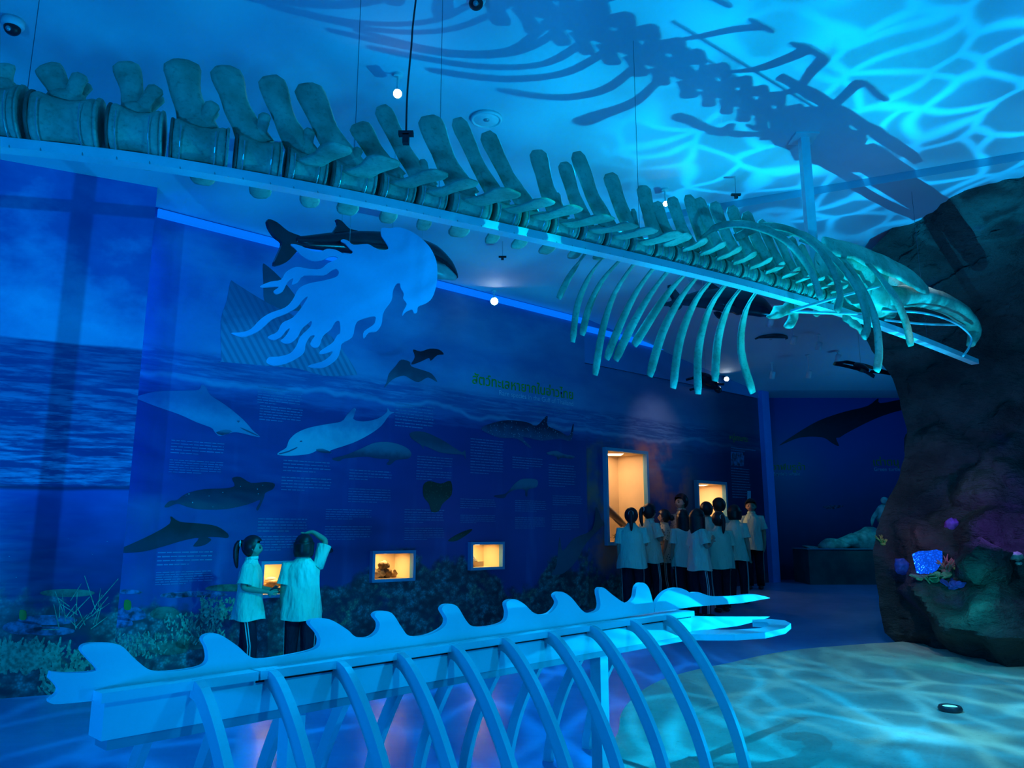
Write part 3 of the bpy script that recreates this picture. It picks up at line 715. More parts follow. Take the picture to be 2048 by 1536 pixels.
# ================================================================== HANGING WHALE SKELETON
def bone_material():
    t = NT('old_bone'); c = t.co(); n = t.noise(c, 5, 5, .65); n2 = t.noise(t.scale(c, (1, 1, 1.3)), 44, 4)
    col = t.mix(t.rng(n, .3, .7), (.32, .33, .22), (.60, .60, .44)); col = t.mix(t.rng(n2, .50, .75, 0, .40), col, (.10, .10, .06))
    t.bump(t.math('ADD', t.math('MULTIPLY', n, .6), t.math('MULTIPLY', n2, .5)), .5, .012)
    return t.out(col, .6, 0, .35)
M['bone'] = bone_material()
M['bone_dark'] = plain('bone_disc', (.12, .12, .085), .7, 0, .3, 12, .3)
RZ = 3.1
rail_px = [(-170, 273), (0, 290), (150, 306), (300, 325), (500, 358), (700, 395), (900, 437), (1100, 480), (1280, 520), (1450, 560), (1580, 595), (1700, 630), (1830, 676), (1950, 724)]
rail_pts = [at_z(x, y, RZ) for x, y in rail_px]
rail_pts = [Vector((-5.0, 2.86, RZ)), Vector((-3.9, 2.95, RZ))] + rail_pts
rail = [Vector(p) for p in smooth_poly([tuple(p) for p in rail_pts], 8, False)]
rail_x = [pixx(p) for p in rail]
def rail_at(px):
    for i in range(len(rail) - 1):
        if rail_x[i] <= px <= rail_x[i + 1]:
            f = (px - rail_x[i]) / (rail_x[i + 1] - rail_x[i]); T = (rail[i + 1] - rail[i]); T.z = 0; T.normalize()
            return rail[i].lerp(rail[i + 1], f), T, Vector((T.y, -T.x, 0))
    T = (rail[-1] - rail[-2]).normalized(); return rail[-1], T, Vector((T.y, -T.x, 0))
whale = thing('whale_skeleton', 'long whale skeleton of weathered bones hung on a pale steel rail below the ceiling', 'skeleton', rail_at(900)[0])
rings = []; hh, hw2 = .025, .036
for i, p in enumerate(rail):
    T = (rail[min(i + 1, len(rail) - 1)] - rail[max(i - 1, 0)]); T.z = 0; T.normalize(); N = Vector((T.y, -T.x, 0))
    rings.append([p + N * hw2 + UZ * hh, p + N * hw2 - UZ * hh, p - N * hw2 - UZ * hh, p - N * hw2 + UZ * hh])
MB().loft(rings).build('rail', 'white_metal', whale)
bounds = [-520, -380, -270, -165, -60, 50, 207, 330, 460, 563, 653, 750, 826, 888, 978, 1034, 1092, 1151, 1200, 1250, 1300, 1340, 1374, 1408, 1440, 1473, 1505, 1538, 1569, 1593, 1616, 1640, 1662]
hgt = [(0, 118), (135, 108), (270, 100), (395, 88), (510, 78), (700, 62), (860, 54), (1160, 46), (1300, 41), (1440, 37), (1650, 32)]
tips = [(None, None)] * 4 + [((5, 128), None), ((92, 128), (168, 158)), ((250, 124), (318, 182)), ((362, 120), (428, 212)), ((447, 132), (530, 232)), ((540, 152), (618, 262)), ((612, 167), (716, 300)), ((716, 246), None), ((762, 212), (842, 322)), ((856, 232), (905, 330)),
        ((915, 236), (960, 345)), ((972, 264), None), ((1074, 300), (1110, 388)), ((1128, 324), None), ((1153, 304), (1190, 395)), ((1218, 346), (1262, 420)), ((1286, 372), None), ((1310, 404), None), ((1342, 394), None), ((1376, 390), None),
        ((1396, 396), None), ((1426, 404), None), ((1461, 412), None), ((1490, 424), None), ((1520, 440), None), ((1548, 455), None), ((1580, 475), None), ((1600, 490), None)]
def blade(b, pts, wid, thick, wdir, seg=10):
    """flattened bone blade: pts centre line, wid half widths, wdir = thin direction"""
    rings = []; n = len(pts)
    for i, p in enumerate(pts):
        t = (pts[min(i + 1, n - 1)] - pts[max(0, i - 1)]).normalized(); wd = (wdir - t * wdir.dot(t)).normalized(); a = t.cross(wd)
        rings.append([p + a * (wid[i] * math.cos(q)) + wd * (thick[i] * math.sin(q)) for q in [2 * math.pi * k / seg for k in range(seg)]])
    b.loft(rings)
def curve3(pts, sub=4):
    return [Vector(p) for p in smooth_poly([tuple(p) for p in pts], sub, False)]
def jitter(mb, amp, sc, seed):
    mb.v = [tuple(Vector(p) + mnoise.noise_vector(Vector(p) * sc + Vector((seed * 3.1, seed, 0))) * amp) for p in mb.v]
rng = random.Random(3)
railtop = RZ + hh
for i in range(len(bounds) - 1):
    p0, T, N = rail_at(bounds[i]); p1, _, _ = rail_at(bounds[i + 1]); pm, T, N = rail_at((bounds[i] + bounds[i + 1]) / 2)
    L = (p1 - p0).length; zc = depth(pm); xm = (bounds[i] + bounds[i + 1]) / 2
    r = table(xm, hgt) * zc / F / 2 * .98
    C = pm + UZ * (hh + r)
    ax = (N, UZ, T)
    g = L * .80
    v = MB(); prof_v = [(r * .50, -g / 2), (r * .97, -g / 2), (r * 1.0, -g * .42), (r * .88, -g * .25), (r * .82, 0), (r * .88, g * .25), (r * 1.0, g * .42), (r * .97, g / 2), (r * .5, g / 2)]
    v.lathe(prof_v, C, (N, UZ, T) if (N.cross(UZ)).dot(T) > 0 else (UZ, N, T), 20)
    # spine base and arch
    tip, knob = tips[i]
    TP = at_pl(tip[0], tip[1], C, N) if tip else C + UZ * (r * 2.0) - T * (r * .5)
    BS = C + UZ * (r * .86)
    dirv = (TP - BS)
    thor = xm > 1295
    # arch: low saddle on top of the centrum
    v.ball(C + UZ * r * .92 - T * (g * .05), (r * .42, g * .36, r * .42), 10, 6, (N, T, UZ))
    if knob:
        K = at_pl(knob[0], knob[1], C, N)
        for sgn in (-1, 1):
            blade(v, curve3([BS + T * g * .05 + N * sgn * r * .15, BS.lerp(K, .55) + N * sgn * r * .28, K + N * sgn * r * .30], 3), [r * .34, r * .33, r * .3, r * .3, r * .32, r * .34, r * .20][:7], [r * .16] * 6 + [r * .08], N)
    jitter(v, r * .05, 9 / max(r, .05) * .12, i)
    vb = v.build('vertebra', 'bone', whale, True)
    # neural spine
    sp = MB(); w0 = min(L * .31, .082) if not thor else L * .36
    w0 *= .74 if i < 7 else 1
    base2 = BS - T * (0 if not knob else g * .02) - UZ * r * .2
    mid = base2.lerp(TP, .45) + T * (-.05 * dirv.length) * (1 if i > 6 else -.3)
    cl = curve3([base2, base2.lerp(mid, .6) , mid, mid.lerp(TP, .55), TP], 3); n = len(cl)
    wid = [w0 * table(k / (n - 1), [(0, 1.25), (.25, .95), (.55, .85), (.85, 1.05), (.95, .95), (1, .55)]) for k in range(n)]
    blade(sp, cl, wid, [w0 * (.42 if k < n - 1 else .18) * (1.2 - .5 * k / n) for k in range(n)], N)
    jitter(sp, r * .07, 11, i + .5)
    sp.build('neural_spine', 'bone', vb, True)
    # transverse processes, near and far side
    if i >= 3 or True:
        Lt = table(xm, [(100, .10), (300, .26), (460, .34), (1100, .32), (1280, .24), (1330, .13), (1650, .10)])
        fw = table(xm, [(400, .02), (600, .10), (1200, .10), (1400, .11), (1650, .10)])
        upz = table(xm, [(300, -.03), (700, -.032), (1200, -.030), (1330, .06), (1400, .08), (1650, .06)])
        for sgn in (1, -1):
            if (sgn == 1 and i < 9) or i < 6: continue
            tp = MB(); a = C + N * sgn * r * .70 - UZ * r * (.05 if not thor else -.3)
            e = a + N * sgn * Lt + T * fw * rng.uniform(.8, 1.2) + UZ * upz
            cl = curve3([a, a.lerp(e, .5) + T * .01, e], 4); n = len(cl)
            w1 = min(L * .34, .090) if not thor else L * .40
            wid = [w1 * (1 if sgn > 0 else .72) * table(k / (n - 1), [(0, .9), (.4, .75), (.8, 1.05), (1, .6)]) for k in range(n)]
            blade(tp, cl, wid, [r * .14 if k < n - 1 else r * .06 for k in range(n)], UZ)
            jitter(tp, r * .05, 12, i + 2.2 * sgn)
            tp.build('transverse_process', 'bone', vb, True)
    # end discs
    for sgn in (-1, 1):
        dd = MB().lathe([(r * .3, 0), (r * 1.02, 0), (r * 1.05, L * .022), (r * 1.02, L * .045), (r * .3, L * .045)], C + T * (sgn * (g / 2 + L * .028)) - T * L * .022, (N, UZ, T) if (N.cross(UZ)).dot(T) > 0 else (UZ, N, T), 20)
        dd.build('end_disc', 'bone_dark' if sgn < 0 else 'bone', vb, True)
    for k in (-.36, .30) if xm < 1300 else (-.2, .2):
        ww = []
        for q in range(9):
            a = -.5 * math.pi + math.pi * (q / 8) * .62 - .06
            ww.append(C + T * (g * k) + N * (math.cos(a) * r * 1.06) + UZ * (math.sin(a) * r * 1.05))
        ww = [pm + T * (g * k + .01) + N * hw2 * 1.05 - UZ * hh] + ww[1:]
        MB().tube(ww, .003, 5).build('tie_wire', 'wire', vb)

# ribs (pixel centre lines drawn on real offset planes beside the spine)
def rib(px, side, n0, n1, n2, w0, w1, name='rib'):
    pts = []; n = len(px)
    pm, T, N = rail_at(px[0][0])
    for k, (x, y) in enumerate(px):
        f = k / (n - 1)
        off = lerp(n0, n1, f / .5) if f < .5 else lerp(n1, n2, (f - .5) / .5)
        pts.append(at_pl(x, y, pm + N * off * side, N))
    cl = curve3(pts, 4); m = len(cl); b = MB()
    wid = [lerp(w0, w1, sstep(0, .8, k / (m - 1))) * (1 if k < m - 1 else .75) for k in range(m)]
    blade(b, cl, wid, [q * .42 for q in wid], N, 8)
    return b.build(name, 'bone', whale, True)
far_ribs = [[(1180, 494), (1158, 524), (1135, 560), (1117, 597)], [(1212, 508), (1180, 550), (1155, 610), (1145, 684)], [(1246, 514), (1205, 560), (1178, 615), (1164, 670)],
            [(1272, 522), (1230, 585), (1205, 660), (1190, 750)], [(1320, 520), (1275, 580), (1240, 650), (1213, 718)], [(1347, 528), (1300, 590), (1262, 655), (1231, 720)],
            [(1388, 532), (1345, 575), (1305, 632), (1268, 690)], [(1406, 540), (1362, 595), (1325, 665), (1299, 752)], [(1435, 548), (1392, 600), (1360, 680), (1346, 776)],
            [(1462, 556), (1420, 615), (1397, 700), (1396, 788)], [(1495, 562), (1458, 610), (1436, 680), (1430, 762)], [(1524, 570), (1492, 620), (1482, 700), (1506, 786)]]
for k, q in enumerate(far_ribs):
    rib(q, -1, .05, .42, .45, .015 + .010 * k / 11, .024 + .022 * k / 11)
near_ribs = [[(1405, 474), (1440, 452), (1500, 450), (1570, 480), (1620, 540), (1643, 600)], [(1470, 476), (1530, 452), (1600, 468), (1655, 520), (1680, 585), (1673, 622)],
             [(1540, 466), (1610, 470), (1680, 530), (1720, 590), (1735, 650), (1726, 674)], [(1600, 476), (1670, 505), (1715, 560), (1748, 630), (1758, 700), (1753, 742)], [(1650, 492), (1725, 520), (1780, 580), (1810, 640), (1822, 692)]]
for k, q in enumerate(near_ribs):
    rib(q, 1, .05, .45, .42, .026 + .012 * k / 4, .034 + .014 * k / 4)
# skull
pS, TS, NS = rail_at(1720)
sk_ = MB()
def S3(x, y, off): return at_pl(x, y, pS + NS * off, NS)
skull = MB()
blade(skull, curve3([S3(1650, 520, .0), S3(1690, 555, .0), S3(1730, 590, .0), S3(1775, 605, .0)], 4), [.10, .13, .15, .17, .19, .20, .20, .19, .18, .17, .15, .13, .10], [.12, .15, .18, .20, .22, .22, .22, .21, .20, .18, .16, .13, .09], NS, 14)
jitter(skull, .09, 6, 3); skull = skull.build('skull', 'bone', whale, True)
b = MB(); cl = curve3([S3(1760, 598, .06), S3(1830, 592, .06), S3(1890, 608, .06), S3(1930, 635, .06), S3(1948, 662, .06), S3(1942, 690, .06)], 4); n = len(cl)
blade(b, cl, [.105 * table(k / (n - 1), [(0, 1), (.5, .85), (.8, .6), (1, .25)]) for k in range(n)], [.13 * table(k / (n - 1), [(0, 1), (.6, .7), (1, .3)]) for k in range(n)], NS, 12); jitter(b, .012, 9, 1)
b.build('rostrum', 'bone', skull, True)
b = MB(); cl = curve3([S3(1652, 490, .22), S3(1710, 505, .24), S3(1770, 530, .25), S3(1820, 555, .25), S3(1853, 580, .24)], 4); n = len(cl)
blade(b, cl, [.12 * table(k / (n - 1), [(0, .6), (.3, .9), (.8, 1.1), (1, .5)]) for k in range(n)], [.030] * n, (NS + UZ * .35).normalized(), 10); jitter(b, .015, 9, 5)
b.build('brow_plate', 'bone', skull, True)
b = MB(); cl = curve3([S3(1655, 496, -.2), S3(1720, 520, -.2), S3(1790, 560, -.2), S3(1850, 600, -.15)], 4); n = len(cl)
blade(b, cl, [.09] * n, [.03] * n, (NS - UZ * .35).normalized(), 10); jitter(b, .015, 9, 6)
b.build('brow_plate', 'bone', skull, True)
for nm, pp, wd in (('cheek_bone', [(1640, 592, -.15), (1600, 606, -.25), (1562, 622, -.3), (1540, 634, -.3)], .055), ('cheek_bone', [(1600, 606, -.2), (1590, 630, -.28), (1572, 655, -.3)], .045),
                   ('ear_bone', [(1660, 610, -.1), (1640, 620, -.12), (1628, 630, -.14)], .04), ('jaw_joint', [(1690, 634, .05), (1712, 650, .08), (1735, 672, .1)], .04), ('jaw_joint', [(1752, 618, .05), (1768, 628, .05), (1776, 636, .05)], .03)):
    b = MB(); cl = curve3([S3(*q) for q in pp], 5); n = len(cl)
    blade(b, cl, [wd * table(k / (n - 1), [(0, .7), (.4, 1), (.8, .8), (1, .3)]) for k in range(n)], [wd * .55 if k < n - 1 else wd * .2 for k in range(n)], (NS + UZ * .4).normalized(), 10); jitter(b, .025, 14, wd * 90)
    b.build(nm, 'bone', skull, True)
# steel cradle under the skull
for pp, off in (([(1582, 622), (1670, 596), (1760, 572)], .18), ([(1585, 623), (1660, 626), (1735, 628)], .1), ([(1765, 622), (1830, 624), (1880, 634), (1920, 652), (1942, 675), (1938, 695), (1926, 712)], .12), ([(1770, 640), (1850, 648), (1930, 650)], .05)):
    MB().tube(curve3([S3(x, y, off) for x, y in pp], 4), .011, 6).build('cradle_bar', 'white_metal', whale, True)
# suspension: square post and wires
P0 = rail_at(1632)[0]; pt_ = at_z(1607, 275, 4.7)
b = MB().box((pt_.x, pt_.y, (4.7 + 3.38) / 2), (.075, .075, 4.7 - 3.38)); b.build('hanger_post', 'white_metal', whale)
b = MB(); b.box((pt_.x, pt_.y, 4.692), (.2, .2, .016)); b.build('ceiling_plate', 'white_metal', whale)
b = MB(); pe = Vector((pt_.x, pt_.y, 3.39)); rr = rail_at(1640)[0] + UZ * hh; b.tube([pe, rr], .02, 6); b.build('hanger_foot', 'white_metal', whale)
for px, top in ((1281, 4.7), (1855, 4.66), (705, 4.7), (877, 4.7), (40, 4.7)):
    p, T, N = rail_at(px); MB().tube([p + UZ * hh, Vector((p.x, p.y, top))], .0018, 5).build('hanger_wire', 'dark_wire', whale)

# ================================================================== SAND BED
def sand_material():
    t = NT('sand_cement'); c = t.co(); n = t.noise(c, 2.2, 5, .6); n2 = t.noise(t.scale(c, (1, 1.6, 1)), 22, 4, .7); n3 = t.noise(c, 90, 2)
    col = t.mix(t.rng(n, .3, .7), (.58, .53, .42), (.76, .69, .55)); col = t.mix(t.rng(n2, .58, .72, 0, .5), col, (.34, .29, .18))
    t.bump(t.math('ADD', n2, t.math('MULTIPLY', n3, .4)), .6, .02)
    return t.out(col, .85, 0, .2)
M['sand'] = sand_material()
edge = [at_z(x, y, 0) for x, y in ((1150, 1600), (1190, 1536), (1235, 1470), (1242, 1430), (1270, 1395), (1310, 1368), (1370, 1347), (1450, 1332), (1560, 1316), (1680, 1308), (1800, 1303), (1880, 1300))]
edge = [Vector(p) for p in smooth_poly([tuple(p) for p in edge], 4, False)]
b = MB(); NB = 26; ne = len(edge)
for i, p in enumerate(edge):
    far_ = Vector((lerp(6.5, 8.5, i / ne), lerp(2.2, 11.2, i / (ne - 1)), 0))
    for k in range(NB + 1):
        f = (k / NB) ** 1.3; q = p.lerp(far_, f)
        h = .028 * sstep(0, .02, f) + .03 * mnoise.noise(Vector((q.x * 1.1, q.y * 1.1, 0))) * sstep(0, .12, f) + .012 * mnoise.noise(Vector((q.x * 5, q.y * 5, 3))) * sstep(0, .05, f)
        b.v.append((q.x, q.y, floor_z(q.x, q.y) + max(.004, h + .01)))
for i in range(ne - 1):
    for k in range(NB):
        a = i * (NB + 1) + k; b.f.append((a, a + NB + 1, a + NB + 2, a + 1))
sand = tag(b.build('floor_sand', 'sand', None, True), 'rough sand-coloured cement bed spreading over the blue floor before the rock', kind='structure')
# recessed uplight
sz_ = .045
up_t = thing('ground_uplight', 'small round uplight glowing cyan in the sand bed', 'light', (UPL.x, UPL.y, .02))
b = MB().lathe([(.02, 0), (.075, 0), (.085, .03), (.075, .05), (.060, .05), (.055, .038)], (UPL.x, UPL.y, .02), None, 24); b.build('housing', 'dark_metal', up_t, True)
b = MB().lathe([(.002, 0), (.056, 0), (.050, .010), (.002, .013)], (UPL.x, UPL.y, .055), None, 20); b.build('lens', glow('uplight_lens', (.10, .85, 1.0), 1.6), up_t, True)

# ================================================================== ROCK
def rock_material():
    t = NT('artificial_rock'); c = t.co(); n = t.noise(c, 1.6, 6, .6); n2 = t.noise(t.scale(c, (1, 1, 2.2)), 7, 5, .65); n3 = t.vor(c, 3.2)
    col = t.mix(t.rng(n, .3, .7), (.034, .034, .034), (.115, .105, .095)); col = t.mix(t.rng(n2, .55, .75, 0, .6), col, (.018, .02, .02))
    p1 = t.noise(t.scale(c, (1, 1, 1), (4, 2, 7)), 1.1, 3)
    col = t.mix(t.rng(p1, .60, .72, 0, .45), col, (.16, .06, .16))
    t.bump(t.math('ADD', n2, t.math('MULTIPLY', n, .8)), .9, .12)
    return t.out(col, .8, 0, .25)
M['rock'] = rock_material()
sil = [(1330, 1900, 8.3), (1302, 1835, 9.2), (1290, 1795, 9.35), (1265, 1768, 9.4), (1210, 1757, 9.4), (1150, 1748, 9.4), (1100, 1744, 9.4), (1060, 1752, 9.5), (1020, 1766, 9.6), (960, 1795, 9.6), (920, 1806, 9.5), (860, 1812, 9.4), (800, 1797, 9.25), (755, 1783, 9.1),
       (700, 1742, 8.9), (655, 1718, 8.75), (600, 1722, 8.55), (550, 1730, 8.4), (500, 1742, 8.2), (470, 1768, 8.0), (440, 1790, 7.85), (405, 1822, 7.6), (370, 1848, 7.4), (335, 1885, 7.1), (300, 1905, 6.9)]
SIL = [at_y(x, y, Y) for y, x, Y in sil]
SIL[0].z = .0
rows = []
for i in range(len(SIL) - 1):
    for k in range(7): rows.append(SIL[i].lerp(SIL[i + 1], k / 7))
rows.append(SIL[-1])
b = MB(); NA = 170
ledge = [(0, .02), (.30, .04), (.50, .10), (.62, .26), (.70, .48), (.75, .52), (.90, .34), (1.05, .16), (1.2, .0), (1.6, -.20), (2.1, -.26), (2.6, -.15), (3.2, .05), (4.7, .25)]
for j, s0 in enumerate(rows):
    z = s0.z
    for k in range(NA + 1):
        a = (k - 14) / (NA - 14); a = a if a < 0 else a * (.45 + .55 * a)
        if a < 0: p = s0 + Vector((-a * 9.0, -a * 12.0, 0)) * .25
        else:
            zz = z / 4.62; mid = Vector((table(z, [(0, 4.95), (2.5, 5.5), (3.6, 5.6), (4.3, 5.2), (4.62, 4.9)]), table(z, [(0, 8.05), (1.2, 8.5), (2.5, 8.9), (3.6, 8.7), (4.3, 7.7), (4.55, 6.9), (4.62, 6.5)]), z)); end = Vector((9.2, mid.y - .4, z)); s1_ = Vector((s0.x, s0.y, z))
            p = s1_.lerp(mid, a / .4) if a < .4 else mid.lerp(end, (a - .4) / .6)
            w_ = sstep(.0, .25, a)
            p += Vector((-.55, -.80, 0)) * (table(z + .36 * sstep(.14, .24, a) * sstep(1.15, .7, z), ledge) * w_ - .10 * math.sin(min(1, a / .4) * math.pi) * .8)
        q = p * 1.15
        vd = mnoise.voronoi(Vector((q.x * 1.5, q.y * 1.5, q.z * 1.9)))[0]; v2 = mnoise.voronoi(q * 4.2)[0]
        n_ = mnoise.fractal(q, 1.0, 2.0, 5) * .13 + (.30 - min(.6, vd[1] - vd[0])) * -.30 + (.3 - min(.6, v2[1] - v2[0])) * -.09 + (abs(mnoise.noise(q * .9 + Vector((5, 1, 2)))) - .25) * .26
        fade = sstep(0, .06, abs(a)) * .75 + .25
        p = p + Vector((-.8, -.5, .2)) * (n_ * fade)
        b.v.append((p.x, p.y, max(-.02, p.z) if j else -.02))
for j in range(len(rows) - 1):
    for k in range(NA):
        a = j * (NA + 1) + k; b.f.append((a, a + 1, a + NA + 2, a + NA + 1))
rock = b.build('rock_face', 'rock', None, False, None, 38)
tag(rock, 'tall dark artificial rock with a ledge, leaning over the sand bed', 'rock')
from mathutils.bvhtree import BVHTree
rbvh = BVHTree.FromPolygons([Vector(v) for v in b.v], b.f)
def on_rock(px, py):
    h = rbvh.ray_cast(CAM, ray(px, py).normalized())
    return (h[0], h[1]) if h[0] is not None else (at_y(px, py, 8.5), Vector((-.8, -.5, .3)))

# corals and stones on the ledge
M['cor_pink'] = plain('pink_coral', (.62, .16, .14), .7, 0, .3, 20)
M['cor_green'] = plain('green_coral', (.16, .30, .16), .7, 0, .4, 20)
M['cor_yellow'] = plain('yellow_coral', (.50, .46, .10), .7, 0, .3, 20)
M['cor_blue'] = plain('blue_coral', (.05, .08, .40), .7, 0, .3, 20)
M['cor_pale'] = plain('pale_coral', (.55, .55, .42), .7, 0, .3, 20)
M['cor_purple'] = plain('purple_coral', (.22, .07, .42), .7, 0, .3, 20)
def branchy(name, px, py, size, mat, label, seed, n=14, r=.012):
    P, nn = on_rock(px, py); rg = random.Random(seed)
    t = thing(name, label, 'coral', P)
    b = MB(); b.ball(P, (size * .30, size * .30, size * .18), 9, 5); b.build('base', mat, t, True)
    for k in range(n):
        dv = Vector((rg.uniform(-1, 1) - .3, rg.uniform(-1, 1) - .3, rg.uniform(.35, 1.2))).normalized()
        L = size * rg.uniform(.6, 1.1); m_ = P + dv * L * .55
        bb = MB().tube([P, m_, P + dv * L + Vector((rg.uniform(-.2, .2), rg.uniform(-.2, .2), .1)) * L], [r, r * .9, r * .45], 6)
        for q in range(2):
            d2 = (dv + Vector((rg.uniform(-.8, .8), rg.uniform(-.8, .8), .2))).normalized(); bb.tube([m_, m_ + d2 * L * .45], [r * .8, r * .4], 5)
        bb.build('branch', mat, t, True)
    return t
def leafy(name, px, py, size, mat, label, seed, n=16):
    P, nn = on_rock(px, py); rg = random.Random(seed); t = thing(name, label, 'coral', P)
    for k in range(n):
        a = rg.uniform(0, 6.28); rr = size * rg.uniform(0, 1); c0 = P + Vector((math.cos(a) * rr, math.sin(a) * rr, rg.uniform(0, .35) * size))
        ex = Vector((math.cos(a + .4), math.sin(a + .4), rg.uniform(-.3, .5))).normalized(); ey = ex.cross(Vector((rg.uniform(-1.2, .2), rg.uniform(-1.4, -.2), .8))).normalized(); s_ = size * rg.uniform(.25, .42)
        pts = [(s_ * math.cos(q) * (1 + .25 * math.sin(3 * q + k)), s_ * .7 * math.sin(q) * (1 + .2 * math.cos(4 * q))) for q in [x * .628 for x in range(10)]]
        MB().prism(pts, c0, ex, ey, s_ * .16).build('plate', mat, t)
    return t
def lump(name, px, py, size, mat, label, cat, seed, flat=.7):
    P, nn = on_rock(px, py); b = MB().ball(P + Vector((-.3, -.2, .3)) * size * .5, (size, size * .8, size * flat), 14, 9); jitter(b, size * .35, 2.2 / size, seed)
    return tag(b.build(name, mat, None, True, P), label, cat)
leafy('plate_coral', 1866, 1160, .20, 'cor_green', 'clump of grey-green plate coral below the glittering blue screen', 1, 22)
leafy('plate_coral', 1905, 1176, .18, 'cor_blue', 'dark blue plate coral clump at the ledge lip, lowest of the corals', 2, 14)
branchy('branching_coral', 1892, 1142, .19, 'cor_pink', 'pink branching coral beside the glittering blue screen', 3, 22, .014)
leafy('plate_coral', 1915, 1140, .11, 'cor_yellow', 'small olive plate coral right of the pink branching coral', 4, 8)
branchy('branching_coral', 1766, 1088, .11, 'cor_yellow', 'tiny yellow coral sprig at the outer edge of the rock ledge', 5, 9, .010)
leafy('plate_coral', 1965, 1095, .11, 'cor_yellow', 'yellow-green plate coral above the teal-lit boulder', 6, 8)
leafy('plate_coral', 1993, 1108, .14, 'cor_green', 'green plate coral on the boulder near the frame edge', 7, 10)
lump('coral_stone', 2034, 1115, .075, 'cor_pale', 'pale yellow round coral stone on the rock ledge', 'stone', 8, .6)
lump('coral_stone', 2038, 1128, .035, 'cor_pale', 'tiny whitish stone just under the pale round coral stone', 'stone', 9, .5)
lump('coral_stone', 1806, 1135, .085, 'cor_blue', 'dark blue pointed stone on the rock ledge', 'stone', 10, 1.1)
lump('coral_stone', 1906, 1052, .08, 'cor_purple', 'purple sponge-like stone high on the rock ledge', 'stone', 11, .9)
lump('boulder', 1975, 1135, .30, 'rock', 'rounded boulder on the ledge lit teal from below', 'stone', 12, .75)
# glittering blue screen
P, nn = on_rock(1860, 1128)
P = P + Vector((-.5, -.8, .25)) * .10
scr = thing('glitter_screen', 'small square screen glittering bright blue on the rock ledge', 'screen', P - UZ * .16)
def glitter():
    t = NT('blue_glitter_screen'); c = t.co(); v = t.vor(c, 55); n = t.noise(c, 5, 2)
    k = t.math('MULTIPLY', t.rng(v, .55, .1, .15, 1), t.rng(n, .35, .65, .25, 1.4))
    t.out((0, .02, .1), .3); t.put(t.b.inputs['Emission Color'], t.mix(t.rng(k, .2, 1.0), (0, .08, .9), (.10, .9, 1.0))); t.put(t.b.inputs['Emission Strength'], t.math('ADD', .45, t.math('MULTIPLY', k, 4.5)))
    return t.m
ex = Vector((.92, -.38, 0)).normalized(); ey = (UZ - ex * UZ.dot(ex) + Vector((0, .25, 0))).normalized()
pts = [(-.155, .085), (-.08, .12), (.02, .125), (.10, .14), (.155, .12), (.13, .0), (.06, -.09), (-.04, -.145), (-.15, -.155)]
MB().prism(pts, P, ex, ey, .03).build('screen', glitter(), scr)
MB().prism([(x * 1.04, y * 1.04) for x, y in pts], P - ex.cross(ey) * .0 + Vector((.012, .02, 0)), ex, ey, .02).build('backing', 'dark_metal', scr)
lamp('purple_ledge_lamp', 'POINT', on_rock(2030, 1050)[0] + Vector((-.35, -.30, .1)), 7, (.25, .12, 1.0), None, .04)
lamp('red_ledge_lamp', 'POINT', on_rock(1835, 1062)[0] + Vector((-.2, -.2, .08)), 1.0, (.8, .1, .35), None, .03)
lamp('teal_ledge_lamp', 'POINT', on_rock(1960, 1175)[0] + Vector((-.4, -.35, .0)), 4.5, (0, .75, .9), None, .05)

lamp('ledge_spot_beam', 'SPOT', (3.0, 6.0, 4.55), 150, (.45, .62, .80), on_rock(1880, 1120)[0], .06, 38, .8)

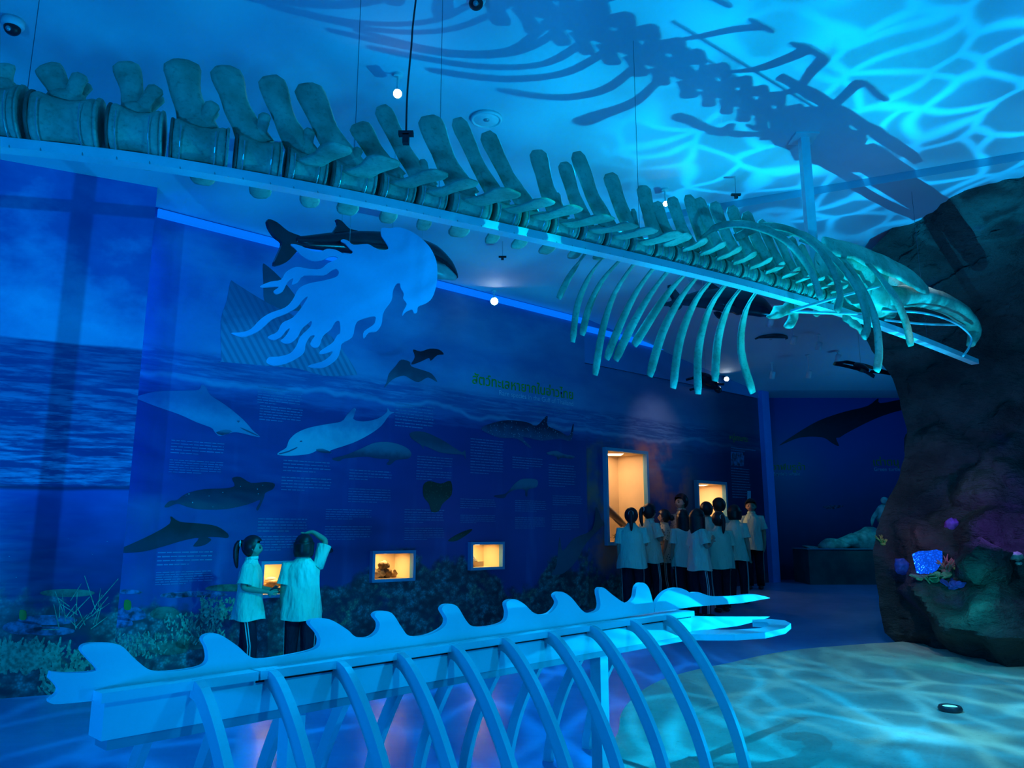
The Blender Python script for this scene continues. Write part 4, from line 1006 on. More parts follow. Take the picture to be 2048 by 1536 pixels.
# ================================================================== JELLYFISH BOARD + HANGING MODELS
jelly = [(1345, 240), (1360, 222), (1420, 225), (1460, 218), (1520, 225), (1600, 260), (1680, 320), (1740, 390), (1780, 480), (1790, 580), (1780, 680), (1750, 770), (1700, 815), (1640, 840), (1630, 885), (1605, 892), (1590, 865), (1545, 880), (1515, 912), (1520, 880), (1548, 822), (1520, 780), (1525, 740), (1500, 690), (1495, 658), (1465, 665), (1440, 720), (1430, 790), (1380, 860), (1360, 910), (1350, 980), (1310, 1035), (1250, 1045), (1215, 1090), (1205, 1075), (1215, 1035), (1280, 990), (1300, 960), (1295, 918), (1180, 945), (1145, 985), (1120, 1080), (1040, 1130), (1030, 1170), (1000, 1250), (920, 1310), (850, 1325), (775, 1315), (790, 1300), (880, 1275), (940, 1235), (965, 1195), (910, 1210), (865, 1215), (870, 1190), (930, 1150), (970, 1120), (1000, 1070), (1025, 1045), (1020, 960), (985, 965), (950, 1020), (890, 1070), (860, 1150), (820, 1165), (790, 1140), (800, 1110), (825, 1070), (790, 1075), (755, 1130), (740, 1200), (680, 1250), (590, 1290), (500, 1305), (445, 1280), (465, 1240), (540, 1235), (630, 1210), (680, 1150), (710, 1080), (790, 1000), (800, 955), (770, 975), (720, 1020), (690, 1080), (640, 1125), (590, 1132), (555, 1110), (590, 1080), (630, 1015), (600, 1030), (560, 1080), (500, 1105), (455, 1085), (480, 1065), (530, 1040), (570, 970), (650, 930), (720, 850), (770, 765), (730, 790), (680, 850), (590, 900), (490, 940), (400, 1020), (330, 1060), (250, 1080), (165, 1050), (240, 1045), (320, 1020), (400, 940), (480, 890), (590, 850), (650, 790), (700, 700), (780, 660), (880, 640), (990, 610), (1015, 570), (990, 543), (950, 560), (890, 595), (740, 595), (690, 650), (645, 668), (655, 620), (610, 650), (570, 720), (520, 742), (500, 720), (540, 685), (410, 690), (405, 675), (480, 645), (560, 630), (600, 570), (680, 530), (780, 545), (870, 545), (930, 500), (1005, 465), (980, 445), (930, 450), (880, 475), (800, 478), (720, 440), (670, 385), (635, 355), (660, 350), (720, 365), (790, 400), (870, 410), (920, 388), (990, 395), (1040, 420), (1100, 430), (1125, 410), (1100, 385), (1065, 345), (1030, 325), (1050, 312), (1090, 325), (1130, 355), (1240, 350), (1290, 375), (1350, 398), (1405, 385), (1380, 330), (1350, 285)]
JP = at_y(680, 600, 6.1); JN = Vector((.25, -.97, 0)).normalized(); JT = Vector((-JN.y, JN.x, 0))
jq = []
for x, y in jelly:
    P = at_pl(420 + x / 3.938, 400 + y / 3.938, JP, JN); jq.append(((P - JP).dot(JT), P.z - JP.z))
jel = thing('jellyfish_board', 'flat pale blue cut-out board of a jellyfish with trailing arms', 'hanging sign', JP)
M['jelly'] = plain('pale_blue_acrylic', (.22, .60, .90), .35, 0, .05, 1.5)
MB().prism(smooth_poly(jq, 3), JP, JT, UZ, .02).build('board', 'jelly', jel)
for x, y in ((1440, 224), (1100, 345)):
    P = at_pl(420 + x / 3.938, 400 + y / 3.938, JP, JN); MB().tube([P - UZ * .03, Vector((P.x, P.y, 4.7))], .002, 4).build('hanger_wire', 'wire', jel)

M['whale_skin'] = plain('glossy_dark_skin', (.010, .016, .03), .22, 0, .3, 4)
M['belly_skin'] = plain('pale_belly_skin', (.30, .36, .38), .35, 0, .2, 8)
def cetacean(name, label, spine, rad, Y, dorsal, fluke, flip, belly=None, nvec=WN):
    P0 = at_y(spine[len(spine) // 2][0], spine[len(spine) // 2][1], Y); pn = nvec
    def U(x, y): return at_pl(x, y, P0, pn)
    t = thing(name, label, 'model', P0); k = depth(P0) / F
    tt = Vector((-pn.y, pn.x, 0))
    pts = curve3([U(*q) for q in spine], 4); n = len(pts); rr = [table(i / (n - 1) * (len(rad) - 1), list(enumerate(rad))) * k for i in range(n)]
    b = MB(); b.tube(pts, rr, 14, True, (1, .8), UZ); b.build('body', 'whale_skin', t, True)
    def plate(nm, poly, th, off=0, tilt=None, mat='whale_skin'):
        q = []
        for x, y in poly:
            P = U(x, y); q.append(((P - P0).dot(tt), P.z - P0.z))
        MB().prism(smooth_poly(q, 3), P0 + pn * off, tt, UZ, th).build(nm, mat, t)
    plate('dorsal_fin', dorsal, .035); plate('tail_fluke', fluke, .045)
    plate('flipper', flip, .03, .12); plate('flipper', [(x + 8, y + 3) for x, y in flip], .03, -.14)
    if belly:
        bp = curve3([U(x, y) for x, y in belly[0]], 4); m = len(bp)
        MB().tube([p + pn * .03 for p in bp], [table(i / (m - 1) * (len(belly[1]) - 1), list(enumerate(belly[1]))) * k for i in range(m)], 10, True, (1, .8), UZ).build('belly', 'belly_skin', t, True)
    for f in (.3, .7):
        p = pts[int(f * (n - 1))]; MB().tube([p, Vector((p.x, p.y, ceil_z(p.y)))], .002, 4).build('hanger_wire', 'wire', t)
    return t
cetacean('dolphin_model', 'glossy black dolphin model hanging behind the jellyfish board', [(590, 481), (620, 484), (670, 484), (720, 486), (770, 490), (820, 498), (865, 513), (895, 535), (914, 556)], [7, 13, 19, 24, 27, 28, 26, 18, 4], 7.0,
         [(664, 472), (674, 450), (671, 440), (682, 443), (697, 458), (716, 464), (700, 478)], [(604, 476), (575, 464), (552, 446), (534, 440), (536, 456), (548, 474), (562, 486), (556, 505), (546, 531), (570, 526), (590, 506), (606, 490)],
         [(678, 484), (690, 494), (704, 506), (694, 507), (678, 500), (668, 490)], ([(850, 535), (880, 545), (908, 558)], [16, 18, 5]))
cetacean('dolphin_model', 'black dolphin model hanging behind the skeleton ribs', [(1352, 602), (1380, 600), (1415, 598), (1450, 600), (1490, 606), (1520, 614), (1546, 628)], [6, 12, 20, 25, 26, 22, 6], 9.2,
         [(1410, 584), (1420, 574), (1418, 566), (1430, 572), (1440, 582)], [(1362, 597), (1350, 582), (1338, 570), (1342, 590), (1346, 600), (1328, 606), (1322, 612), (1340, 612), (1356, 620), (1364, 606)], [(1440, 616), (1448, 628), (1462, 634), (1452, 618)])
# sea-turtle model by the far wall
P0 = at_y(1412, 762, 13.0)
tur = thing('sea_turtle_model', 'dark sea turtle model hanging near the far mural bay', 'model', P0)
kk = depth(P0) / F; ax_ = ((WT * .95 - UZ * .30).normalized(), WN, (UZ * .95 + WT * .3).normalized())
MB().ball(P0, (34 * kk, 20 * kk, 12 * kk), 16, 8, ax_).build('shell', 'whale_skin', tur, True)
MB().ball(P0 + ax_[0] * 42 * kk, (10 * kk, 7 * kk, 7 * kk), 10, 6, ax_).build('head', 'whale_skin', tur, True)
for s_, f_, L_ in ((1, .6, 34), (-1, .6, 34), (1, -.7, 18), (-1, -.7, 18)):
    a = P0 + ax_[0] * 30 * kk * f_ + ax_[1] * s_ * 12 * kk; e = a + (ax_[1] * s_ * .8 - ax_[0] * .5 - UZ * .35).normalized() * L_ * kk
    bb = MB(); blade(bb, curve3([a, a.lerp(e, .5), e], 3), [8 * kk, 8 * kk, 7 * kk, 7 * kk, 6 * kk, 4 * kk, 1 * kk], [2.5 * kk] * 7, UZ, 8); bb.build('flipper', 'whale_skin', tur, True)
MB().tube([P0, Vector((P0.x, P0.y, ceil_z(P0.y)))], .003, 4).build('hanger_wire', 'wire', tur)
# manta ray under the far ceiling
P0 = at_y(1722, 735, 11.5)
man = thing('manta_ray_model', 'dark manta ray model hanging under the far ceiling beside the rock', 'model', P0); kk = depth(P0) / F
half = [(0, 20), (14, 22), (30, 10), (52, -6), (34, -8), (14, -14), (3, -24), (1, -44)]
pts = [(x * kk * 1.3, y * kk) for x, y in half] + [(-x * kk * 1.3, y * kk) for x, y in half[::-1]]
ex = Vector((.95, .25, -.1)).normalized(); ey = Vector((-.2, .75, .55)); ey = (ey - ex * ey.dot(ex)).normalized()
MB().prism(smooth_poly(pts, 3), P0, ex, ey, .05).build('wings', 'whale_skin', man)
MB().ball(P0, (14 * kk, 20 * kk, 8 * kk), 12, 7, (ex, ey, ex.cross(ey))).build('body', 'whale_skin', man, True)
MB().tube([P0, Vector((P0.x, P0.y, ceil_z(P0.y)))], .003, 4).build('hanger_wire', 'wire', man)

# ================================================================== DISPLAY CASES
M['case_in'] = plain('case_lining_cream', (.80, .62, .40), .8, 0, .04, 3)
M['case_frame'] = plain('case_frame_blue', (.10, .36, .50), .4, 0, .05, 3)
tg = NT('case_glass'); tg.out((1, 1, 1), .02); tg.b.inputs['Transmission Weight'].default_value = 1.0; tg.b.inputs['IOR'].default_value = 1.02
M['glass'] = tg.m
M['case_lamp'] = glow('case_lamp_lens', (1.0, .75, .4), 12)
M['shell_brown'] = plain('turtle_shell_brown', (.35, .20, .08), .4, 0, .5, 18)
M['coral_cream'] = plain('coral_cream', (.62, .50, .30), .75, 0, .4, 25, .4)
M['coral_brown'] = plain('coral_brown', (.20, .12, .06), .75, 0, .4, 25, .4)
M['shell_white'] = plain('shell_white', (.9, .86, .78), .4, 0, .06, 10)
M['plant_dark'] = plain('seaweed_dark', (.05, .06, .02), .6, 0, .3, 10)
M['porp'] = plain('porpoise_skin', (.30, .27, .25), .35, 0, .15, 5)
case_lab = ['small lit display case between the two children', 'small lit display case holding a coral group', 'small lit display case holding a white shell', 'tall lit display case holding a dolphin tail', 'tall lit display case behind the crowd of visitors']
CW = []
for i, (s0, s1, z0, z1, dp) in enumerate(NR):
    off = -.03 if i > 2 else 0.0
    c = thing('display_case', case_lab[i], 'display case', wpt((s0 + s1) / 2, z0, off), 'lit display cases set in the mural wall')
    fr = .035 if i < 3 else .05
    # frame of four bars
    for (a0, a1, b0, b1) in ((s0 - fr, s1 + fr, z1, z1 + fr), (s0 - fr, s1 + fr, z0 - fr, z0), (s0 - fr, s0, z0, z1), (s1, s1 + fr, z0, z1)):
        MB().box(wpt((a0 + a1) / 2, (b0 + b1) / 2, off + .03), (a1 - a0, .08, b1 - b0), (WT, WN, UZ)).build('frame_bar', 'case_frame', c)
    w_, h_ = s1 - s0, z1 - z0; sc_, zc_ = (s0 + s1) / 2, (z0 + z1) / 2
    bk = off - .012
    MB().box(wpt(sc_, zc_, bk - dp), (w_, .01, h_), (WT, WN, UZ)).build('back_panel', 'case_in', c)
    for ss in (s0 - .005, s1 + .005): MB().box(wpt(ss, zc_, bk - dp / 2), (.01, dp, h_ + .02), (WT, WN, UZ)).build('side_panel', 'case_in', c)
    MB().box(wpt(sc_, z1 + .005, bk - dp / 2), (w_, dp, .01), (WT, WN, UZ)).build('top_panel', 'case_in', c)
    MB().box(wpt(sc_, z0 - .005, bk - dp / 2), (w_, dp, .01), (WT, WN, UZ)).build('base_panel', 'case_in', c)
    MB().box(wpt(sc_, zc_, off + .01), (w_, .006, h_), (WT, WN, UZ)).build('glass_pane', 'glass', c)
    MB().lathe([(.002, -.004), (.03, -.004), (.03, .0), (.002, .0)], wpt(sc_, z1 - .003, bk - dp * .45), None, 14).build('downlight', 'case_lamp', c)
    l = lamp('case_lamp', 'AREA', wpt(sc_, z1 - .012, bk - dp * .45), (3.4, 3.2, 3.2, 11, 9)[i], (1.0, .66, .26) if i < 3 else (1.0, .62, .33), wpt(sc_, z0, bk - dp * .45), min(w_, dp) * .6)
    CW.append((sc_, z0, w_, h_, bk - dp * .5))
# things inside the cases
sc_, z0, w_, h_, o_ = CW[0]
t = thing('turtle_shell', 'brown turtle model shown in the small case between the children', 'model', wpt(sc_, z0, o_))
MB().ball(wpt(sc_, z0 + .10, o_), (w_ * .26, .09, .055), 16, 8, (WT, WN, UZ)).build('shell', 'shell_brown', t, True)
MB().ball(wpt(sc_ - .02, z0 + .14, o_), (w_ * .16, .06, .03), 12, 6, (WT, WN, UZ)).build('top_shell', 'shell_white', t, True)
for s_, L_ in ((-1, .12), (1, .13)):
    bb = MB(); a = wpt(sc_ + s_ * w_ * .22, z0 + .10, o_ + .04); e = a + WT * s_ * L_ + UZ * .02; blade(bb, curve3([a, a.lerp(e, .5) - UZ * .02, e], 3), [.02, .02, .018, .016, .014, .01, .004], [.006] * 7, UZ, 8); bb.build('flipper', 'shell_brown', t, True)
MB().box(wpt(sc_, z0 + .025, o_), (.05, .05, .05), (WT, WN, UZ)).build('stand', 'shell_white', t)
sc_, z0, w_, h_, o_ = CW[1]
for k, (dx, dz, r_, mt, lb, nm) in enumerate(((-.26, .045, .085, 'coral_cream', 'broad cream coral low in the coral case', 'coral'), (-.04, .15, .07, 'coral_brown', 'round brown coral on top of the coral case pile', 'coral'), (.10, .055, .075, 'coral_brown', 'dark brown coral at the middle of the coral case', 'coral'), (.24, .05, .045, 'shell_brown', 'small reddish coral at the end of the coral case', 'coral'), (-.08, .06, .075, 'coral_cream', 'lumpy cream coral under the round brown one', 'coral'))):
    b = MB().ball(wpt(sc_ + dx * w_, z0 + dz + .0, o_ + .03 * (k % 2)), (r_, r_ * .8, max(r_ * .8, dz if dz < .1 else r_ * .8)), 16, 10, (WT, WN, UZ)); jitter(b, r_ * .35, 2.5 / r_, k)
    tag(b.build('coral_specimen', mt, None, True, wpt(sc_ + dx * w_, z0, o_)), lb, 'coral')
sc_, z0, w_, h_, o_ = CW[2]
t = thing('white_shell', 'white spired shell on a small block in a lit case', 'shell', wpt(sc_ - .05, z0, o_))
MB().box(wpt(sc_ - .04, z0 + .035, o_), (.24, .12, .07), (WT, WN, UZ)).build('block', 'case_in', t)
for k in range(5): MB().lathe([(.085 - .015 * k, 0), (.08 - .015 * k, .02), (.05 - .01 * k, .032)], wpt(sc_ - .09, z0 + .07 + .024 * k, o_), None, 14).build('whorl', 'shell_white', t, True)
sc_, z0, w_, h_, o_ = CW[3]
t = thing('porpoise_specimen', 'grey porpoise tail and flukes mounted in the tall case', 'specimen', wpt(sc_, z0, o_))
cl = curve3([wpt(sc_ - w_ * .42, z0 + h_ * .44, o_), wpt(sc_ - w_ * .12, z0 + h_ * .36, o_), wpt(sc_ + w_ * .18, z0 + h_ * .24, o_), wpt(sc_ + w_ * .38, z0 + h_ * .16, o_)], 4)
MB().tube(cl, [lerp(.10, .028, k / (len(cl) - 1)) for k in range(len(cl))], 12).build('tail', 'porp', t, True)
bb = MB(); e = cl[-1]; blade(bb, curve3([e - WN * .16 + WT * .08, e, e + WN * .16 + WT * .10], 4), [.01, .03, .05, .06, .065, .06, .05, .03, .01], [.012] * 9, UZ, 8); bb.build('fluke', 'porp', t, True)
bb = MB(); a = cl[6]; blade(bb, curve3([a - UZ * .05, a - UZ * .12 + WT * .1, a - UZ * .18 + WT * .2], 4), [.03] * 8 + [.01], [.01] * 9, WN, 8); bb.build('fin', 'porp', t, True)
MB().tube([wpt(sc_ - w_ * .2, z0, o_), wpt(sc_ - w_ * .2, z0 + h_ * .34, o_)], .008, 6).build('stand', 'dark_metal', t)
t = thing('seaweed_sprig', 'dark seaweed sprig at the foot of the tall case', 'plant', wpt(sc_ + .1, z0, o_ + .1))
for k in range(12):
    a = random.uniform(0, 6.28); p = wpt(sc_ - .03, z0, o_ + .12); e = p + WT * math.cos(a) * .16 + WN * math.sin(a) * .08 + UZ * random.uniform(.03, .16)
    bb = MB(); blade(bb, curve3([p, p.lerp(e, .5) + UZ * .04, e], 3), [.008, .012, .014, .012, .010, .006, .002], [.003] * 7, UZ, 6); bb.build('frond', 'plant_dark', t, True)
sc_, z0, w_, h_, o_ = CW[4]
t = thing('coral_specimen', 'yellowish coral head in the case behind the crowd', 'coral', wpt(sc_, z0, o_))
b = MB().ball(wpt(sc_ - .15, z0 + .14, o_), (.2, .15, .14), 14, 9, (WT, WN, UZ)); jitter(b, .06, 9, 2); b.build('head', 'coral_cream', t, True)
for k in range(6): MB().tube([wpt(sc_ - .15, z0 + .15, o_), wpt(sc_ - .3 + .06 * k, z0 + .32 + .03 * (k % 2), o_)], [.03, .012], 6).build('branch', 'cor_yellow', t, True)

# ================================================================== CEILING FIXTURES
def put_z(px, py, z): return at_z(px, py, z)
def speaker(px, py, z, r, label, dark=True):
    p = put_z(px, py, z); t = thing('ceiling_speaker', label, 'speaker', p, 'round ceiling speakers')
    MB().lathe([(r * .2, 0), (r, 0), (r * 1.0, -.02), (r * .86, -.028), (r * .84, -.015), (r * .2, -.012)], p, None, 28).build('rim', 'dark_metal' if dark else 'white_metal', t, True)
    MB().lathe([(.002, -.013), (r * .82, -.013), (r * .80, -.018), (.002, -.016)], p, None, 28).build('grille', 'dark_metal' if dark else 'white_metal', t, True)
    MB().ball(p - UZ * .018, (r * .2, r * .2, .012), 12, 5).build('centre_cone', 'wire', t, True)
speaker(973, 236, 4.7, .13, 'pale round ceiling speaker above the tall spines of the skeleton', False)
for px, py, lb in ((1540, 677, 'dark round ceiling speaker beside the track lights'), (1738, 751, 'dark round ceiling speaker beside the manta ray and the rock')):
    for it in range(6):
        z = 4.7 if it == 0 else ceil_z(p.y); p = put_z(px, py, z)
    speaker(px, py, ceil_z(p.y), .29, lb)
def dome(px, py, label, r=.06):
    p = put_z(px, py, 4.62); t = thing('dome_camera', label, 'camera', (p.x, p.y, 4.7))
    MB().lathe([(.01, 4.7), (r * 1.15, 4.7), (r * 1.15, 4.66), (r * .95, 4.645), (.01, 4.645)], (p.x, p.y, 0), None, 20).build('mount', 'white_metal', t, True)
    MB().ball((p.x, p.y, 4.64), (r * .85, r * .85, r * .8), 16, 10).build('dome', 'black', t, True)
    MB().ball((p.x, p.y - r * .6, 4.615), .018, 10, 6).build('lens', 'wire', t, True)
dome(24, 62, 'small dome camera on the ceiling near the tail end of the skeleton'); dome(952, 12, 'small dome camera on the ceiling above the skeleton middle', .055)
M['led_white'] = glow('white_led', (.85, .95, 1.0), 40)
def spot_head(px, py, z, aim, label, lit, name='spotlight', r=.036, track=False):
    p = put_z(px, py, z - .16); top = Vector((p.x, p.y, ceil_z(p.y))); t = thing(name, label, 'spotlight', top)
    dv = (Vector(aim) - p).normalized(); a = dv.orthogonal().normalized(); c = dv.cross(a)
    MB().tube([top, p], .009, 6).build('stem', 'white_metal', t); MB().lathe([(.002, 0), (.035, 0), (.035, -.02), (.002, -.02)], top, None, 14).build('canopy', 'white_metal', t)
    MB().lathe([(r * .3, -.07), (r, -.06), (r, .07), (r * .9, .07), (r * .85, .055), (r * .2, .05)], p, (a, c, dv), 16).build('barrel', 'white_metal', t, True)
    MB().lathe([(.002, .05), (r * .8, .05), (r * .7, .058), (.002, .06)], p, (a, c, dv), 14).build('lens', 'led_white' if lit else 'wire', t, True)
    return p, dv
spot_head(795, 188, 4.7, (0, 0, 1.6), 'lit white spotlight above the middle of the skeleton', True)
spot_head(988, 603, 4.7, (.8, 0, 2.0), 'lit white spotlight on a bracket above the mural', True, r=.06)
spot_head(1331, 408, 4.7, (0.2, 0, 1.6), 'lit white spotlight behind the skeleton spines', True, r=.03)
spot_head(1453, 758, 4.35, (.4, 0, 1.4), 'lit white spotlight beside the sea turtle model', True, r=.05)
ta, tb = at_y(1604, 655, 12.2), at_y(1690, 706, 12.0)
za = ceil_z(12.1)
ta = put_z(1604, 655, 4.66); tb = put_z(1686, 702, 4.5)
trk = thing('light_track', 'slim ceiling track carrying spotlights near the rock', 'light track', (ta + tb) / 2)
dv = (tb - ta); MB().box((ta + tb) / 2, (dv.length, .03, .03), (dv.normalized(), dv.normalized().cross(UZ).normalized(), dv.normalized().cross(UZ).normalized().cross(dv.normalized()))).build('track', 'white_metal', trk)
for k, f in enumerate((.05, .5, .95)): MB().tube([ta.lerp(tb, f), Vector((*ta.lerp(tb, f).xy, ceil_z(ta.lerp(tb, f).y) + .01))], .008, 6).build('hanger', 'white_metal', trk)
for px, py, z, lb in ((1588, 680, 4.6, 'unlit white spotlight at the near end of the ceiling track'), (1638, 692, 4.55, 'unlit white spotlight at the middle of the ceiling track'), (1676, 716, 4.5, 'unlit white spotlight at the far end of the ceiling track'),
                      (1541, 645, 4.65, 'unlit white spotlight above the dark ceiling speaker'), (1545, 750, 4.3, 'unlit white spotlight near the blue end pillar'), (1618, 748, 4.25, 'small unlit white spotlight under the far soffit')):
    spot_head(px, py, z, (put_z(px, py, z).x - .6, 15, 1), lb, False, r=.045)
# black sensor hung on a cable in front of the spine
ps = at_y(812, 272, 3.55); t = thing('hanging_sensor', 'black T-shaped sensor hanging on a black cable before the spine', 'sensor', ps)
MB().box(ps + UZ * .012, (.075, .03, .022)).build('bar', 'black', t); MB().box(ps - UZ * .018, (.032, .03, .05)).build('body', 'black', t)
MB().tube(curve3([ps + UZ * .02, at_y(815, 180, 3.55), at_y(823, 90, 3.6), at_y(828, 30, 3.62), Vector((*at_y(850, -40, 3.7).xy, 4.7))], 4), .005, 6).build('cable', 'black', t, True)
for px, py, lb in ((1472, 391, 'small black T-shaped sensor hanging beyond the skeleton spines'), (1005, 515, 'tiny black sensor hanging under the skeleton rail')):
    p = at_z(px, py, 4.5); t = thing('hanging_sensor', lb, 'sensor', p)
    MB().box(p + UZ * .008, (.09, .03, .016)).build('bar', 'black', t); MB().box(p - UZ * .014, (.03, .025, .03)).build('body', 'black', t); MB().tube([p, Vector((p.x, p.y, 4.7))], .002, 4).build('cable', 'dark_wire', t)

# ================================================================== FAR GALLERY
M['plinth'] = plain('dark_green_plinth', (.06, .12, .12), .5, 0, .2, 4)
pl0 = at_z(1616, 1168, .40); pl1 = at_z(1750, 1168, .40); yb = 14.6
x0 = at_y(1616, 1100, yb).x; x1 = at_y(1800, 1100, yb).x; zt = at_y(1616, 1099, yb).z; zf = floor_z(0, yb)
pln = thing('turtle_plinth', 'low dark plinth for the turtle group at the end wall', 'plinth', ((x0 + x1) / 2, yb + .4, zf))
MB().box(((x0 + x1) / 2, yb + .4, (zf + zt) / 2), (x1 - x0, .8, zt - zf)).build('body', 'plinth', pln)
MB().box(((x0 + x1) / 2, yb + .4, zt + .008), (x1 - x0 + .04, .84, .016)).build('top_edge', 'case_frame', pln)
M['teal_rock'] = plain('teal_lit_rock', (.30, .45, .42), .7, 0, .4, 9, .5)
b = MB(); cl = [at_y(x, y, yb + .4) for x, y in ((1638, 1097), (1670, 1085), (1700, 1072), (1730, 1062), (1775, 1056))]
for k, p in enumerate(cl): b.ball(Vector((p.x, p.y, (zt + p.z) / 2)), (.32, .25, max(.04, (p.z - zt) * .5 + .03)), 14, 8)
jitter(b, .10, 4, 1); tag(b.build('reef_rock', 'teal_rock', None, True, (cl[2].x, cl[2].y, zt)), 'low reef rock lit teal on the dark plinth', 'rock')
p = at_y(1772, 1030, yb + .2); t = thing('green_turtle_model', 'green turtle model half hidden behind the rock edge', 'model', Vector((p.x, p.y, zt + .3)))
MB().ball(p, (.20, .14, .22), 14, 9).build('shell', 'teal_rock', t, True)
MB().ball(p + Vector((-.03, -.05, .27)), .07, 10, 7).build('head', 'teal_rock', t, True)
for s_ in (-1, 1):
    bb = MB(); a = p + Vector((s_ * .12, -.03, .1)); e = a + Vector((s_ * .2, -.05, -.3)); blade(bb, curve3([a, a.lerp(e, .5) + Vector((s_ * .05, 0, 0)), e], 3), [.05, .05, .045, .04, .035, .025, .01], [.015] * 7, Vector((0, 1, 0)), 8); bb.build('flipper', 'teal_rock', t, True)
lamp('turtle_spot_beam', 'SPOT', (x0 + .2, 12.4, 4.2), 55, (.02, .8, .9), (x0 + 1.0, yb + .4, zt), .05, 16, .6)
lamp('warm_wall_spot', 'SPOT', wpt(8.1, 4.1, 1.6), 48, (1.0, .42, .50), wpt(8.15, 2.9, 0), .08, 52, 1.0)
lamp('gallery_wash', 'POINT', (6.6, 13.0, 2.9), 28, (.0, .36, .90), None, .3)

# ================================================================== PEOPLE
M['skin'] = plain('skin', (.46, .29, .20), .5, 0, .06, 12)
M['hair'] = plain('black_hair', (.010, .009, .010), .42, 0, .3, 40)
M['eye'] = plain('eye_dark', (.01, .01, .012), .2)
M['lip'] = plain('lips', (.36, .14, .12), .5)
def cloth(name, col, var=.06):
    t = NT(name); c = t.co(); n = t.noise(t.scale(c, (1, 1, .35)), 9, 3); t.bump(n, .9, .07)
    return t.out(t.mix(t.rng(n, .3, .7), tuple(v * (1 - var) for v in col), col), .75, 0, .2)
M['shirt'] = cloth('pale_school_shirt', (.58, .82, .64)); M['trousers'] = cloth('navy_trousers', (.012, .016, .035)); M['stripe'] = cloth('white_trouser_stripe', (.7, .75, .72)); M['shoe'] = plain('dark_shoe', (.02, .02, .025), .5)
tp_ = NT('patterned_shirt'); cc = tp_.co(); vv = tp_.vor(cc, 26); tp_.out(tp_.mix(tp_.rng(vv, .32, .22), (.66, .62, .45), (.08, .16, .10)), .75, 0, .2); M['pattern'] = tp_.m

def skin_body(J, H):
    """one continuous body grown over a joint graph. J: list of (parent index, (x,y,z), radius) in units of H"""
    me = bpy.data.meshes.new('person'); me.from_pydata([Vector(p) * H for _, p, _ in J], [(a, i) for i, (a, _, _) in enumerate(J) if a is not None], [])
    o = bpy.data.objects.new('tmp', me); COL.objects.link(o)
    md = o.modifiers.new('skin', 'SKIN'); md.use_smooth_shade = True; md.branch_smoothing = .4
    for i, (_, _, r) in enumerate(J):
        sv = me.skin_vertices[0].data[i]; sv.radius = (r * H, r * H); sv.use_root = (i == 0)
    s2 = o.modifiers.new('sub', 'SUBSURF'); s2.levels = 2; s2.render_levels = 2
    dg = bpy.context.evaluated_depsgraph_get(); m2 = bpy.data.meshes.new_from_object(o.evaluated_get(dg))
    bpy.data.objects.remove(o); bpy.data.meshes.remove(me); return m2

